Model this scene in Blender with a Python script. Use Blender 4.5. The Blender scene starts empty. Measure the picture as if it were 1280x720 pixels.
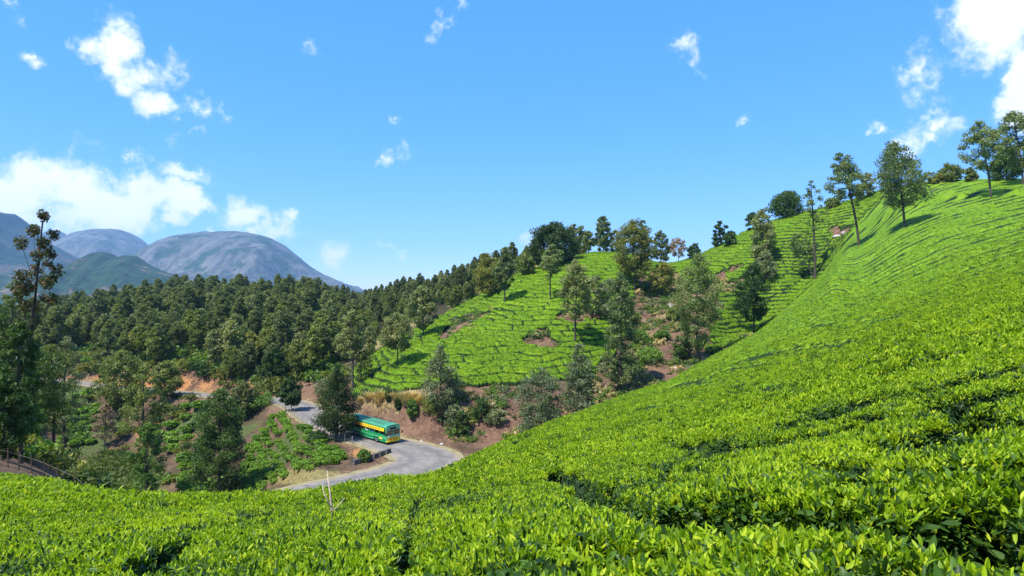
import bpy, bmesh, math, random
import numpy as np
from mathutils import Vector, Euler, Matrix

R = math.radians
rng = np.random.default_rng(7)
random.seed(7)
scene = bpy.context.scene
COL = scene.collection

# ------------------------------------------------------------------ camera
F = 763.0                                  # focal length in photo pixels (1280 wide)
cam_d = bpy.data.cameras.new('camera'); cam = bpy.data.objects.new('camera', cam_d); COL.objects.link(cam)
cam_d.sensor_width = 36.0; cam_d.lens = 36.0 * F / 1280.0
cam_d.clip_start = 0.1; cam_d.clip_end = 30000.0
cam.location = (0, 0, 0); cam.rotation_euler = (R(90), 0, 0)
scene.camera = cam

# ------------------------------------------------------------------ sun, sky, exposure
SUN_EL, SUN_AZ = 60.0, 232.0               # azimuth clockwise from +Y (the viewing direction)
sdir = Vector((math.sin(R(SUN_AZ)) * math.cos(R(SUN_EL)), math.cos(R(SUN_AZ)) * math.cos(R(SUN_EL)), math.sin(R(SUN_EL))))
sun_d = bpy.data.lights.new('sun', 'SUN'); sun = bpy.data.objects.new('sun', sun_d); COL.objects.link(sun)
sun_d.energy = 4.6; sun_d.angle = R(0.53); sun_d.color = (1.0, 0.955, 0.89)
sun.rotation_euler = sdir.to_track_quat('Z', 'Y').to_euler(); sun.location = (0, 0, 60)

scene.view_settings.view_transform = 'Standard'; scene.view_settings.look = 'None'
scene.view_settings.gamma = 1.0; scene.view_settings.use_curve_mapping = False
scene.view_settings.exposure = 0.86
scene.cycles.use_denoising = True
scene.cycles.max_bounces = 7; scene.cycles.diffuse_bounces = 3; scene.cycles.glossy_bounces = 2
scene.cycles.transmission_bounces = 4; scene.cycles.transparent_max_bounces = 8; scene.cycles.volume_bounces = 0
scene.cycles.caustics_reflective = False; scene.cycles.caustics_refractive = False
scene.cycles.sample_clamp_indirect = 6.0

class NT:
    """small helper around a node tree"""
    def __init__(s, tree): s.t = tree; s.n = tree.nodes; s.l = tree.links
    def node(s, kind, **kw):
        n = s.n.new(kind)
        for k, v in kw.items(): setattr(n, k, v)
        return n
    def put(s, sock, v):
        if hasattr(v, 'is_output') or isinstance(v, bpy.types.NodeSocket): s.l.new(v, sock)
        else:
            try: sock.default_value = v
            except Exception: sock.default_value = tuple(v) + (1.0,)
    def math(s, op, a, b=None, c=None, clamp=False):
        n = s.node('ShaderNodeMath', operation=op, use_clamp=clamp)
        for i, v in enumerate((a, b, c)):
            if v is not None: s.put(n.inputs[i], v)
        return n.outputs[0]
    def vec(s, op, a, b=None):
        n = s.node('ShaderNodeVectorMath', operation=op)
        s.put(n.inputs[0], a)
        if b is not None: s.put(n.inputs[1], b)
        return n.outputs['Value'] if op in ('LENGTH', 'DOT_PRODUCT', 'DISTANCE') else n.outputs[0]
    def noise(s, vec, scale, detail=4, rough=0.55, dims='3D', lac=2.0):
        n = s.node('ShaderNodeTexNoise', noise_dimensions=dims)
        if vec is not None: s.l.new(vec, n.inputs['Vector'])
        n.inputs['Scale'].default_value = scale; n.inputs['Detail'].default_value = detail
        n.inputs['Roughness'].default_value = rough; n.inputs['Lacunarity'].default_value = lac
        return n.outputs['Fac']
    def range(s, v, a, b, c=0.0, d=1.0, smooth=True):
        n = s.node('ShaderNodeMapRange'); n.interpolation_type = 'SMOOTHSTEP' if smooth else 'LINEAR'
        for i, x in enumerate((v, a, b, c, d)): s.put(n.inputs[i], x)
        return n.outputs[0]
    def mix(s, f, a, b, blend='MIX'):
        n = s.node('ShaderNodeMix', data_type='RGBA', blend_type=blend)
        s.put(n.inputs[0], f)
        for i, v in ((6, a), (7, b)):
            if isinstance(v, bpy.types.NodeSocket): s.l.new(v, n.inputs[i])
            else: n.inputs[i].default_value = tuple(v)[:3] + (1.0,)
        return n.outputs[2]

def azel(px, py):
    x, z = (px - 640) / F, (360 - py) / F
    return math.atan2(x, 1.0), math.atan2(z, math.hypot(x, 1.0))

world = bpy.data.worlds.new('World'); scene.world = world; world.use_nodes = True
def build_world():
    t = NT(world.node_tree); t.n.clear()
    sky = t.node('ShaderNodeTexSky', sky_type='NISHITA')
    sky.sun_disc = False; sky.sun_elevation = R(SUN_EL); sky.sun_rotation = R(SUN_AZ)
    sky.altitude = 1500.0; sky.air_density = 1.0; sky.dust_density = 0.0; sky.ozone_density = 1.6
    hs = t.node('ShaderNodeHueSaturation'); hs.inputs['Saturation'].default_value = 1.34; hs.inputs['Value'].default_value = 1.25
    t.l.new(sky.outputs[0], hs.inputs['Color'])
    skyc = t.mix(.58, hs.outputs[0], (.52, 2.15, 6.6))
    co = t.node('ShaderNodeTexCoord').outputs['Generated']
    nrm = t.vec('NORMALIZE', co)
    sp = t.node('ShaderNodeSeparateXYZ'); t.l.new(nrm, sp.inputs[0])
    az = t.math('ARCTAN2', sp.outputs[0], sp.outputs[1]); el = t.math('ARCSINE', sp.outputs[2])
    cb = t.node('ShaderNodeCombineXYZ'); t.l.new(az, cb.inputs[0]); t.l.new(el, cb.inputs[1])
    wn = t.node('ShaderNodeTexNoise'); t.l.new(nrm, wn.inputs['Vector']); wn.inputs['Scale'].default_value = 11.0; wn.inputs['Detail'].default_value = 9.0; wn.inputs['Roughness'].default_value = .66
    wv = t.vec('MULTIPLY', t.vec('SUBTRACT', wn.outputs['Color'], (.5, .5, .5)), (.16, .12, 0))
    p = t.vec('ADD', cb.outputs[0], wv)
    blobs = [(146, 62, 46, 40), (190, 132, 34, 17), (216, 76, 32, 25), (150, 100, 22, 20), (242, 138, 12, 11), (277, 140, 12, 9), (216, 158, 13, 8), (243, 181, 15, 9),
             (176, 203, 18, 10), (252, 217, 33, 15), (70, 232, 95, 48), (10, 250, 95, 56), (125, 262, 95, 46), (190, 240, 48, 28), (236, 252, 52, 28), (300, 272, 58, 28),
             (352, 288, 34, 20), (371, 266, 20, 13), (407, 324, 26, 19), (490, 323, 18, 9), (255, 291, 30, 6), (554, 36, 17, 13), (566, 8, 14, 14), (857, 63, 19, 12), (874, 78, 12, 19),
             (1134, 78, 20, 22), (1152, 106, 26, 26), (1141, 182, 13, 16), (1158, 155, 13, 13), (1092, 163, 16, 10), (1246, 22, 70, 58), (1290, 95, 44, 70), (1300, 150, 40, 40), (487, 196, 19, 12),
             (486, 150, 12, 7), (388, 65, 13, 9), (652, 298, 13, 9), (915, 162, 10, 6), (40, 70, 10, 8), (12, 10, 12, 9), (1360, 60, 90, 120), (-60, 240, 90, 50)]
    m = None
    for (px, py, rx, ry) in blobs:
        a, e = azel(px, py)
        s = math.cos(a) ** 2
        d = t.vec('SUBTRACT', p, (a, e, 0))
        d = t.vec('DIVIDE', d, (rx / F * max(s, .6), ry / F * max(math.cos(a), .7), 1))
        v = t.math('MULTIPLY', t.math('SUBTRACT', 1.0, t.vec('LENGTH', d)), 1.3 if rx > 40 else (.6 if rx > 15 else .42))
        m = v if m is None else t.math('MAXIMUM', m, v)
    wide = t.noise(nrm, 2.6, 3, .5)                                    # clouds of the same kind all round the sky
    gen = t.math('MULTIPLY', t.math('SUBTRACT', wide, 0.56), 6.0)
    side = t.range(t.math('ABSOLUTE', az), 0.86, 1.1)
    gen = t.math('ADD', t.math('MULTIPLY', side, gen), t.math('MULTIPLY', t.math('SUBTRACT', 1.0, side), -4.0))
    m = t.math('MAXIMUM', m, gen)
    fb = t.noise(nrm, 17.0, 9, .62)
    fb2 = t.noise(nrm, 48.0, 6, .62)
    d = t.math('ADD', m, t.math('MULTIPLY', t.math('SUBTRACT', fb, 0.47), 3.4))
    d = t.math('ADD', d, t.math('MULTIPLY', t.math('SUBTRACT', fb2, 0.5), 0.9))
    dens = t.range(d, -0.05, 1.05)
    dens = t.math('MULTIPLY', dens, t.range(m, -0.55, 0.3))
    thick = t.range(d, 0.4, 1.6)
    shade = t.noise(nrm, 11.0, 5, .5)
    ccol = t.mix(t.math('MULTIPLY', t.range(shade, .42, .68), thick), (6.0, 6.2, 6.5), (4.7, 5.0, 5.6))
    col = t.mix(t.math('MULTIPLY', dens, 0.95), skyc, ccol)
    bg = t.node('ShaderNodeBackground'); bg.inputs['Strength'].default_value = 0.121
    t.l.new(col, bg.inputs['Color'])
    out = t.node('ShaderNodeOutputWorld'); t.l.new(bg.outputs[0], out.inputs['Surface'])
build_world()
world.cycles.sampling_method = 'MANUAL'; world.cycles.sample_map_resolution = 512

# ------------------------------------------------------------------ helpers
def tag(o, label=None, cat=None, group=None, kind=None):
    for k, v in (('label', label), ('category', cat), ('group', group), ('kind', kind)):
        if v is not None: o[k] = v
    return o
def empty(name, loc, rz=0.0, parent=None):
    o = bpy.data.objects.new(name, None); COL.objects.link(o); o.location = loc; o.rotation_euler = (0, 0, rz)
    o.empty_display_size = 0.3
    if parent: o.parent = parent
    return o
def link(name, me, mat=None, parent=None, loc=None):
    o = bpy.data.objects.new(name, me); COL.objects.link(o)
    if mat is not None and not me.materials: me.materials.append(mat)
    if parent: o.parent = parent
    if loc is not None: o.location = loc
    return o
def mesh_np(name, co, quads=None, tris=None, smooth=False, attrs=None):
    """fast mesh from numpy arrays; attrs: {name: per-vertex float}"""
    me = bpy.data.meshes.new(name)
    co = np.asarray(co, np.float32); me.vertices.add(len(co)); me.vertices.foreach_set('co', co.ravel())
    fl, tot = [], []
    if quads is not None and len(quads): q = np.asarray(quads, np.int32); fl.append(q.ravel()); tot.append(np.full(len(q), 4, np.int32))
    if tris is not None and len(tris): q = np.asarray(tris, np.int32); fl.append(q.ravel()); tot.append(np.full(len(q), 3, np.int32))
    if fl:
        fl = np.concatenate(fl); tot = np.concatenate(tot)
        me.loops.add(len(fl)); me.loops.foreach_set('vertex_index', fl)
        me.polygons.add(len(tot)); st = np.concatenate(([0], np.cumsum(tot)[:-1])).astype(np.int32)
        me.polygons.foreach_set('loop_start', st)
        me.polygons.foreach_set('use_smooth', np.full(len(tot), smooth, bool))
    for k, v in (attrs or {}).items():
        a = me.attributes.new(k, 'FLOAT', 'POINT'); a.data.foreach_set('value', np.asarray(v, np.float32))
    me.update(calc_edges=True)
    return me
class MB:
    """collects boxes, prisms and tubes; build() links them as one mesh object"""
    def __init__(s): s.v = []; s.f = []
    def add(s, vs, fs):
        b = len(s.v); s.v += [tuple(v) for v in vs]; s.f += [tuple(i + b for i in f) for f in fs]; return s
    def box(s, a, b):
        (x0, y0, z0), (x1, y1, z1) = a, b
        return s.add([(x0, y0, z0), (x1, y0, z0), (x1, y1, z0), (x0, y1, z0), (x0, y0, z1), (x1, y0, z1), (x1, y1, z1), (x0, y1, z1)],
                     [(3, 2, 1, 0), (4, 5, 6, 7), (0, 1, 5, 4), (1, 2, 6, 5), (2, 3, 7, 6), (3, 0, 4, 7)])
    def tube(s, pts, rad, n=6, caps=True):
        pts = [Vector(p) for p in pts]
        rad = rad if hasattr(rad, '__len__') else [rad] * len(pts)
        vs, fs = [], []
        for i, p in enumerate(pts):
            d = (pts[min(i + 1, len(pts) - 1)] - pts[max(i - 1, 0)]).normalized()
            u = d.cross(Vector((0, 0, 1)) if abs(d.z) < .9 else Vector((1, 0, 0))).normalized(); w = d.cross(u)
            for k in range(n):
                a = 2 * math.pi * k / n; vs.append(p + rad[i] * (math.cos(a) * u + math.sin(a) * w))
        for i in range(len(pts) - 1):
            for k in range(n):
                a, b = i * n + k, i * n + (k + 1) % n
                fs.append((a, b, b + n, a + n))
        if caps: fs.append(tuple(range(n - 1, -1, -1))); fs.append(tuple(range((len(pts) - 1) * n, len(pts) * n)))
        return s.add(vs, fs)
    def prism(s, poly, axis, a, b):
        """extrude a 2-D polygon along an axis"""
        n = len(poly)
        def P(u, v, w): return (w, u, v) if axis == 0 else ((u, w, v) if axis == 1 else (u, v, w))
        vs = [P(u, v, a) for u, v in poly] + [P(u, v, b) for u, v in poly]
        fs = [tuple(range(n - 1, -1, -1)), tuple(range(n, 2 * n))] + [(i, (i + 1) % n, n + (i + 1) % n, n + i) for i in range(n)]
        return s.add(vs, fs)
    def mesh(s, name, smooth=False, bevel=0.0):
        bm = bmesh.new(); vs = [bm.verts.new(v) for v in s.v]
        for f in s.f:
            try: bm.faces.new([vs[i] for i in f])
            except ValueError: pass
        bmesh.ops.recalc_face_normals(bm, faces=bm.faces)
        if bevel: bmesh.ops.bevel(bm, geom=list(bm.edges), offset=bevel, segments=2, affect='EDGES', profile=0.6)
        me = bpy.data.meshes.new(name); bm.to_mesh(me); bm.free()
        for p in me.polygons: p.use_smooth = smooth
        return me
    def build(s, name, mat, parent=None, smooth=False, bevel=0.0, loc=None):
        return link(name, s.mesh(name, smooth, bevel), mat, parent, loc)

_perm = np.random.default_rng(3).permutation(512).astype(np.int64)
_grad = np.stack([np.cos(np.arange(512) * 2.399963), np.sin(np.arange(512) * 2.399963)], -1)
def perlin(x, y):
    x = np.asarray(x, float); y = np.asarray(y, float)
    xi = np.floor(x).astype(np.int64); yi = np.floor(y).astype(np.int64); xf = x - xi; yf = y - yi
    def g(ix, iy, dx, dy):
        h = _perm[(_perm[ix & 511] + iy) & 511]; v = _grad[h]
        return v[..., 0] * dx + v[..., 1] * dy
    u = xf * xf * xf * (xf * (xf * 6 - 15) + 10); v = yf * yf * yf * (yf * (yf * 6 - 15) + 10)
    a = g(xi, yi, xf, yf); b = g(xi + 1, yi, xf - 1, yf); c = g(xi, yi + 1, xf, yf - 1); d = g(xi + 1, yi + 1, xf - 1, yf - 1)
    return (a + u * (b - a) + v * ((c + u * (d - c)) - (a + u * (b - a)))) * 1.45
def fbm(x, y, oct=4, rough=.5):
    s = 0; a = 1.0; f = 1.0; t = 0
    for i in range(oct):
        s = s + a * perlin(np.asarray(x) * f + 17.3 * i, np.asarray(y) * f - 9.1 * i); t += a; a *= rough; f *= 2.03
    return s / t
def sstep(a, b, x):
    t = np.clip((np.asarray(x, float) - a) / (b - a), 0, 1); return t * t * (3 - 2 * t)
def pchip(x, y, q):
    """monotone cubic interpolation, x ascending"""
    x = np.asarray(x, float); y = np.asarray(y, float); h = np.diff(x); d = np.diff(y) / h; m = np.zeros_like(y)
    for i in range(1, len(x) - 1):
        if d[i - 1] * d[i] > 0:
            w1 = 2 * h[i] + h[i - 1]; w2 = h[i] + 2 * h[i - 1]; m[i] = (w1 + w2) / (w1 / d[i - 1] + w2 / d[i])
    m[0] = d[0]; m[-1] = d[-1]
    q = np.asarray(q, float); k = np.clip(np.searchsorted(x, q) - 1, 0, len(x) - 2); t = (q - x[k]) / h[k]
    t = np.clip(t, 0, 1); t2 = t * t; t3 = t2 * t
    return (2 * t3 - 3 * t2 + 1) * y[k] + (t3 - 2 * t2 + t) * h[k] * m[k] + (-2 * t3 + 3 * t2) * y[k + 1] + (t3 - t2) * h[k] * m[k + 1]

# ------------------------------------------------------------------ the lie of the land
# Sections through the valley along sight lines: stations (distance Y, height z).  P(): a height read off the photograph as a sight angle.
def P(Y, py): return (Y, (360 - py) * Y / F)
E = None
SECT = {
 -2600: [(.8,-1.2),(1.5,-1.6),(3,-3),(6,-5),E,(10,-7),(14,-9),(30,-14),(60,-22),(100,-22.3),(120,-18),(200,-16),(300,-20),(450,-40),(9000,-150)],
 -300: [(.8,-1.3),P(4,720),P(9,650),P(16,590),E,P(22,560),P(27,545),P(48,500),(90,-22),(150,-22.3),(160,-18),(230,-20),(380,-33),(520,-50),(9000,-150)],
 0:   [(.8,-1.3),P(4.6,720),P(9,655),P(15,612),E,P(22,590),P(27,582),P(50,552),(90,-27),(147,-22.3),(156,-18),(240,-19),(360,-27),(500,-45),(9000,-150)],
 100: [(.8,-1.3),P(4.4,720),P(8.5,660),P(14,622),E,P(19,604),(26,-8.9),(56,-18.5),(100,-33),(142,-22.3),(150,-18.5),(235,-15),(345,-17.5),(480,-40),(9000,-150)],
 150: [(.8,-1.28),P(4.3,720),P(8,660),P(13,625),E,P(17,612),(28,-12),(60,-25),(106,-33),(137,-22.3),(145,-18.5),(230,-14),(330,-12.5),(470,-35),(9000,-150)],
 250: [(.8,-1.26),P(4.1,720),P(7.5,660),P(12,630),E,P(16,616),(32,-14),(70,-28),(97,-30.5),(127,-22.3),(135,-18.5),(220,-12),(310,-7.3),(450,-30),(9000,-150)],
 350: [(.8,-1.24),P(3.8,720),P(7,657),P(11.5,630),E,P(16.5,611),(34,-15),(62,-24),(82,-27),(121,-22.3),(128,-20),(215,-12),(310,-8),(450,-30),(9000,-150)],
 400: [(.8,-1.22),P(3.6,720),P(7,653),P(11.5,627),E,P(17,608),(34,-15),(61,-22.6),(72,-22.3),(104,-22.3),(116,-20.5),(210,-12.5),(310,-8.5),(450,-30),(9000,-150)],
 450: [(.8,-1.2),P(3.5,720),P(7.5,647),P(13,618),E,P(20,598),(38,-16),(61,-22.6),(70,-22.3),(95,-22.3),(104,-18.3),P(118,461),(310,-9),(450,-30),(9000,-150)],
 500: [(.8,-1.18),P(3.4,720),P(7.5,642),P(13,610),E,P(24,586),(41,-16.5),(62,-22.6),(72,-22.4),(90,-22.3),(96,-17.2),P(128,428),P(300,370),(430,-25),(9000,-150)],
 560: [(.8,-1.16),P(3.2,720),P(8,637),P(15,602),E,P(29,575),(45,-17),(64,-22.6),(73,-22.4),(88.5,-22.3),(95.5,-17.0),P(150,393),P(290,360),(420,-20),(9000,-150)],
 600: [(.8,-1.14),P(3.0,720),P(8,633),P(17,588),E,P(37,560),(52,-18),(66,-22.7),(75,-22.5),(86.5,-22.2),(95.5,-17.6),P(158,373),P(270,349),(400,-15),(9000,-150)],
 645: [(.8,-1.12),P(2.9,720),P(8,629),P(20,574),E,P(47,541),(58,-19),(68,-23),(76,-23),(84.5,-22.5),(96,-18.2),P(168,346),P(250,338),(380,-12),(9000,-150)],
 690: [(.8,-1.1),P(2.8,720),P(8,621),P(23,560),E,P(58,524),(66,-19.5),(74,-22.5),(80,-22.8),(86,-22.5),(98,-18),P(172,334),P(220,332),(350,-10),(9000,-150)],
 745: [(.8,-1.08),P(2.65,720),P(8,610),P(26,543),E,P(73,504),(80,-18.5),(86,-20.5),(90,-20.5),(94,-20),(105,-17),P(175,319.5),P(200,320),(320,-8),(9000,-150)],
 790: [(.8,-1.07),P(2.6,720),P(8,602),P(29,532),E,P(85,485),(92,-17.6),(96,-18),(100,-17.8),(105,-16.6),(120,-12.3),P(172,322),P(194,324),(310,-8),(9000,-150)],
 830: [(.8,-1.06),P(2.55,720),P(8,594),P(32,520),E,P(95,471),(101,-15.8),(105,-15.8),(110,-14.5),(116,-12),(135,-5),P(180,333),P(195,334),(310,-8),(9000,-150)],
 870: [(.8,-1.05),P(2.5,720),P(8,585),P(35,505),E,P(105,450),(110,-13.2),(114,-13.2),(118,-12),(124,-9.5),(142,-2),P(178,325),P(190,323),(300,-6),(9000,-150)],
 905: [(.8,-1.04),P(2.48,720),P(8,578),P(38,491),E,P(116,434),(121,-11.8),(124,-11.6),(128,-10.3),(133,-7.5),(148,.5),P(176,311),P(186,306),(300,-4),(9000,-150)],
 942: [(.8,-1.03),P(2.45,720),P(8,570),P(40,477),E,P(128,417),(132,-10),(135,-9.6),(139,-8),(143,-5),(153,3),P(174,294),P(182,287),(295,-2),(9000,-150)],
 985: [(.8,-1.02),P(2.42,720),P(8,558),P(42,458),E,P(138,382),(141,-4),(144,-3),(147,-1),(150,2),(157,8),P(172,278),P(180,273),(290,0),(9000,-150)],
 1018:[(.8,-1.01),P(2.4,720),P(8,550),P(42,444),E,P(145,352),(148,2.2),(150,3.4),(152,5),(154,7.5),(159,12.5),P(170,268),P(178,265),(285,2),(9000,-150)],
 1073:[(.8,-1),P(2.35,720),P(8,536),P(42,421),P(118,313),P(143,291),(146,13.9),(148,14.8),(150,15.8),(152,16.9),(156,18.9),P(164,253),P(172,250),(280,5),(9000,-150)],
 1130:[(.8,-.98),P(2.3,720),P(8,520),P(42,398),P(107,290),P(128,263),(131,17.4),(134,18.4),(137,19.4),(140,20.4),(144,21.9),P(152,236),P(160,235),(270,6),(9000,-150)],
 1200:[(.8,-.95),P(2.2,720),P(8,504),P(42,373),P(100,274),P(121,248),(124,18.6),(127,19.6),(130,20.6),(133,21.5),(137,22.6),P(144,231),P(152,230),(265,7),(9000,-150)],
 1280:[(.8,-.9),P(2.1,720),P(8,488),P(42,349),P(92,268),P(112,243),(115,18),(118,18.9),(121,19.8),(124,20.7),(128,21.7),P(136,230),P(146,229),(260,8),(9000,-150)],
 1600:[(.8,-.7),P(1.7,720),P(7,430),P(36,270),P(70,225),P(84,215),(87,16.7),(90,17.3),(93,17.9),(96,18.4),(100,19),(108,20),(118,20.5),(230,10),(9000,-150)],
 3600:[(.8,-.1),(1.2,.3),(4,2.5),(18,12),(32,16),(40,18),(42,18.4),(44,18.8),(46,19.2),(50,19.8),(55,20.2),(65,20.6),(80,20),(180,5),(9000,-150)],
}
PXS = sorted(SECT); NN = 15
_nY = np.zeros((len(PXS), NN)); _nZ = np.zeros((len(PXS), NN))
for i, p in enumerate(PXS):
    st = list(SECT[p])
    if st[4] is None:
        (a, za), (b, zb) = st[3], st[5]
        st[4] = (math.sqrt(a * b), za + (zb - za) * (math.sqrt(a * b) - a) / (b - a) + (b - a) * 0.006)
    for k in range(NN): _nY[i, k], _nZ[i, k] = st[k]
gpx = np.concatenate([np.linspace(-2600, -300, 26)[:-1], np.arange(-300, 1600, 5.0), np.linspace(1600, 3600, 24)])
YMIN, YMAX, NY = 0.8, 9000.0, 740
gY = np.exp(np.linspace(math.log(YMIN), math.log(YMAX), NY))
nY = np.stack([np.exp(pchip(PXS, np.log(_nY[:, k]), gpx)) for k in range(NN)], 1)
nZ = np.stack([pchip(PXS, _nZ[:, k], gpx) for k in range(NN)], 1)
GZ = np.zeros((len(gpx), NY)); GV = np.zeros((len(gpx), NY))
for i in range(len(gpx)):
    GZ[i] = pchip(nY[i], nZ[i], gY); GV[i] = np.interp(gY, nY[i], np.arange(NN))
GX = (gpx[:, None] - 640) / F * gY[None, :]; GYY = np.broadcast_to(gY[None, :], GX.shape)
# near hill is given by the top of its tea, the soil lies lower
GZ -= 0.85 * (1 - sstep(5.0, 5.35, GV))
_nr = 1 - sstep(5.0, 6.0, GV)
GZ -= _nr * GYY * (.013 * sstep(950, 820, gpx) + .012 * np.exp(-((gpx - 525) / 42.0) ** 2))[:, None]
# natural unevenness away from the bushes and the road
far = sstep(5.5, 7.0, GV)
GZ += far * (0.9 * fbm(GX / 23, GYY / 23, 4) * sstep(40, 90, GYY) + sstep(9.8, 11, GV) * sstep(700, 480, gpx)[:, None] * 2.2 * fbm(GX / 60 + 5, GYY / 60, 3))
bankm = sstep(8.95, 9.2, GV) * (1 - sstep(9.9, 10.15, GV)) * (gpx > 430)[:, None]
GZ += bankm * 0.55 * fbm(GX / 3.0, GYY / 2.0, 4)

# road: flat bed cut into the slope
ROAD_Z = -22.3
ROAD = [(-40, 466, 1.9), (75, 476, 1.9), (150, 484.5, 1.9), (240, 492.5, 1.9), (325, 498.5, 2.1), (352, 501, 2.5), (374, 507, 2.9), (390, 518, 2.9), (412, 531, 2.9), (444, 543, 3.0), (482, 554, 3.3), (520, 564.5, 3.8),
        (534, 577, 4.3), (500, 591, 3.8), (440, 604, 3.2), (380, 617, 3.0), (300, 640, 3.0), (200, 668, 3.0)]
rp = np.array([((px - 640) / F * (-ROAD_Z * F / (py - 360)), -ROAD_Z * F / (py - 360), w) for px, py, w in ROAD])
def resample(p, n):
    out = []
    for i in range(len(p) - 1):
        p0 = p[max(i - 1, 0)]; p1 = p[i]; p2 = p[i + 1]; p3 = p[min(i + 2, len(p) - 1)]
        for k in range(n):
            t = k / n
            out.append(.5 * ((2 * p1) + (-p0 + p2) * t + (2 * p0 - 5 * p1 + 4 * p2 - p3) * t * t + (-p0 + 3 * p1 - 3 * p2 + p3) * t ** 3))
    out.append(p[-1]); return np.array(out)
rc = resample(rp, 12)
for _ in range(3): rc[1:-1] = .25 * rc[:-2] + .5 * rc[1:-1] + .25 * rc[2:]
def road_dist(x, y):
    """signed clearance from the road edge (negative on the road)"""
    x = np.asarray(x, float); y = np.asarray(y, float); sh = x.shape; xf = x.ravel(); yf = y.ravel(); best = np.full(xf.shape, 1e9)
    for k in range(len(rc)):
        best = np.minimum(best, np.hypot(xf - rc[k, 0], yf - rc[k, 1]) - rc[k, 2])
    return best.reshape(sh)
_sel = (GYY > 45) & (GYY < 190) & (GX > -130) & (GX < 5)
GRD = np.full(GX.shape, 99.0); GRD[_sel] = road_dist(GX[_sel], GYY[_sel])
GZ = ROAD_Z - 0.05 + (GZ - (ROAD_Z - 0.05)) * sstep(0.6, 4.6, GRD)

_lgY = np.log(gY)
def _look(A, px, Y):
    px = np.clip(px, gpx[0], gpx[-1]); fi = np.interp(px, gpx, np.arange(len(gpx))); fj = np.clip((np.log(np.clip(Y, YMIN, YMAX)) - _lgY[0]) / (_lgY[1] - _lgY[0]), 0, NY - 1.001)
    i = np.minimum(fi.astype(int), len(gpx) - 2); j = fj.astype(int); u = fi - i; v = fj - j
    return (A[i, j] * (1 - u) + A[i + 1, j] * u) * (1 - v) + (A[i, j + 1] * (1 - u) + A[i + 1, j + 1] * u) * v
def ground(x, y):
    y = np.maximum(np.asarray(y, float), YMIN); return _look(GZ, 640 + F * np.asarray(x, float) / y, y)
def station(x, y):
    y = np.maximum(np.asarray(y, float), YMIN); return _look(GV, 640 + F * np.asarray(x, float) / y, y)
def at(px, py, ymin=20.0, ymax=600.0):
    """where the sight line through a photo pixel meets the ground beyond ymin"""
    Y = np.exp(np.linspace(math.log(ymin), math.log(ymax), 1600)); x = (px - 640) / F * Y; z = ground(x, Y); s = z - (360 - py) * Y / F
    k = np.nonzero(s >= 0)[0]
    k = k[0] if len(k) else int(np.argmin(np.abs(s)))
    return Vector((x[k], Y[k], z[k]))

# ------------------------------------------------------------------ materials
def new_mat(name):
    m = bpy.data.materials.new(name); m.use_nodes = True; t = NT(m.node_tree); t.n.clear()
    return m, t
def finish(t, bsdf, disp=None):
    o = t.node('ShaderNodeOutputMaterial'); t.l.new(bsdf, o.inputs['Surface'])
def principled(t, col, rough=.8, spec=.3, normal=None, metal=0.0):
    b = t.node('ShaderNodeBsdfPrincipled'); t.put(b.inputs['Base Color'], col if isinstance(col, bpy.types.NodeSocket) else tuple(col) + (1,))
    t.put(b.inputs['Roughness'], rough); b.inputs['Specular IOR Level'].default_value = spec; b.inputs['Metallic'].default_value = metal
    if normal is not None: t.l.new(normal, b.inputs['Normal'])
    return b.outputs[0]
def bump(t, h, strength=.5, dist=.1):
    n = t.node('ShaderNodeBump'); n.inputs['Strength'].default_value = strength; n.inputs['Distance'].default_value = dist
    t.l.new(h, n.inputs['Height']); return n.outputs[0]
def pos(t): return t.node('ShaderNodeNewGeometry').outputs['Position']
def leaf_mat(name, dark, light, third=None, rough=.5, trans=.35, spec=.3, attr='rnd', inst=False, patch=None, sheen=(.75, 1.25)):
    """leaf blade: colour varies leaf by leaf, part of the light comes through"""
    m, t = new_mat(name)
    if inst: f = t.node('ShaderNodeObjectInfo').outputs['Random']
    else: f = t.node('ShaderNodeAttribute', attribute_name=attr).outputs['Fac']
    col = t.mix(f, dark, light)
    if not inst:
        r_ = t.node('ShaderNodeObjectInfo').outputs['Random']; col = t.mix(1.0, col, t.mix(r_, (.78, .82, .80), (1.34, 1.24, 1.05)), 'MULTIPLY')
    if third is not None:
        g = t.math('FRACT', t.math('MULTIPLY', f, 13.7)); col = t.mix(t.range(g, .72, .95), col, third)
    if patch is not None:
        n = t.noise(pos(t), patch[0], 3, .55); col = t.mix(t.range(n, patch[1], patch[2]), col, patch[3])
    b = principled(t, col, rough, spec)
    tr = t.node('ShaderNodeBsdfTranslucent')
    tc = t.mix(1.0, col, (1.25, 1.25, .55), 'MULTIPLY'); t.l.new(tc, tr.inputs['Color'])
    mx = t.node('ShaderNodeMixShader'); mx.inputs[0].default_value = trans
    t.l.new(b, mx.inputs[1]); t.l.new(tr.outputs[0], mx.inputs[2]); finish(t, mx.outputs[0])
    return m
def plain_mat(name, col, rough=.7, spec=.3, var=.15, scale=3.0, metal=0.0, bumpy=0.0):
    m, t = new_mat(name); n = t.noise(pos(t), scale, 5, .6)
    c = t.mix(t.range(n, .3, .7), tuple(x * (1 - var) for x in col), tuple(min(1, x * (1 + var)) for x in col))
    nm = bump(t, n, .6, bumpy) if bumpy else None
    finish(t, principled(t, c, rough, spec, nm, metal)); return m

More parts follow.
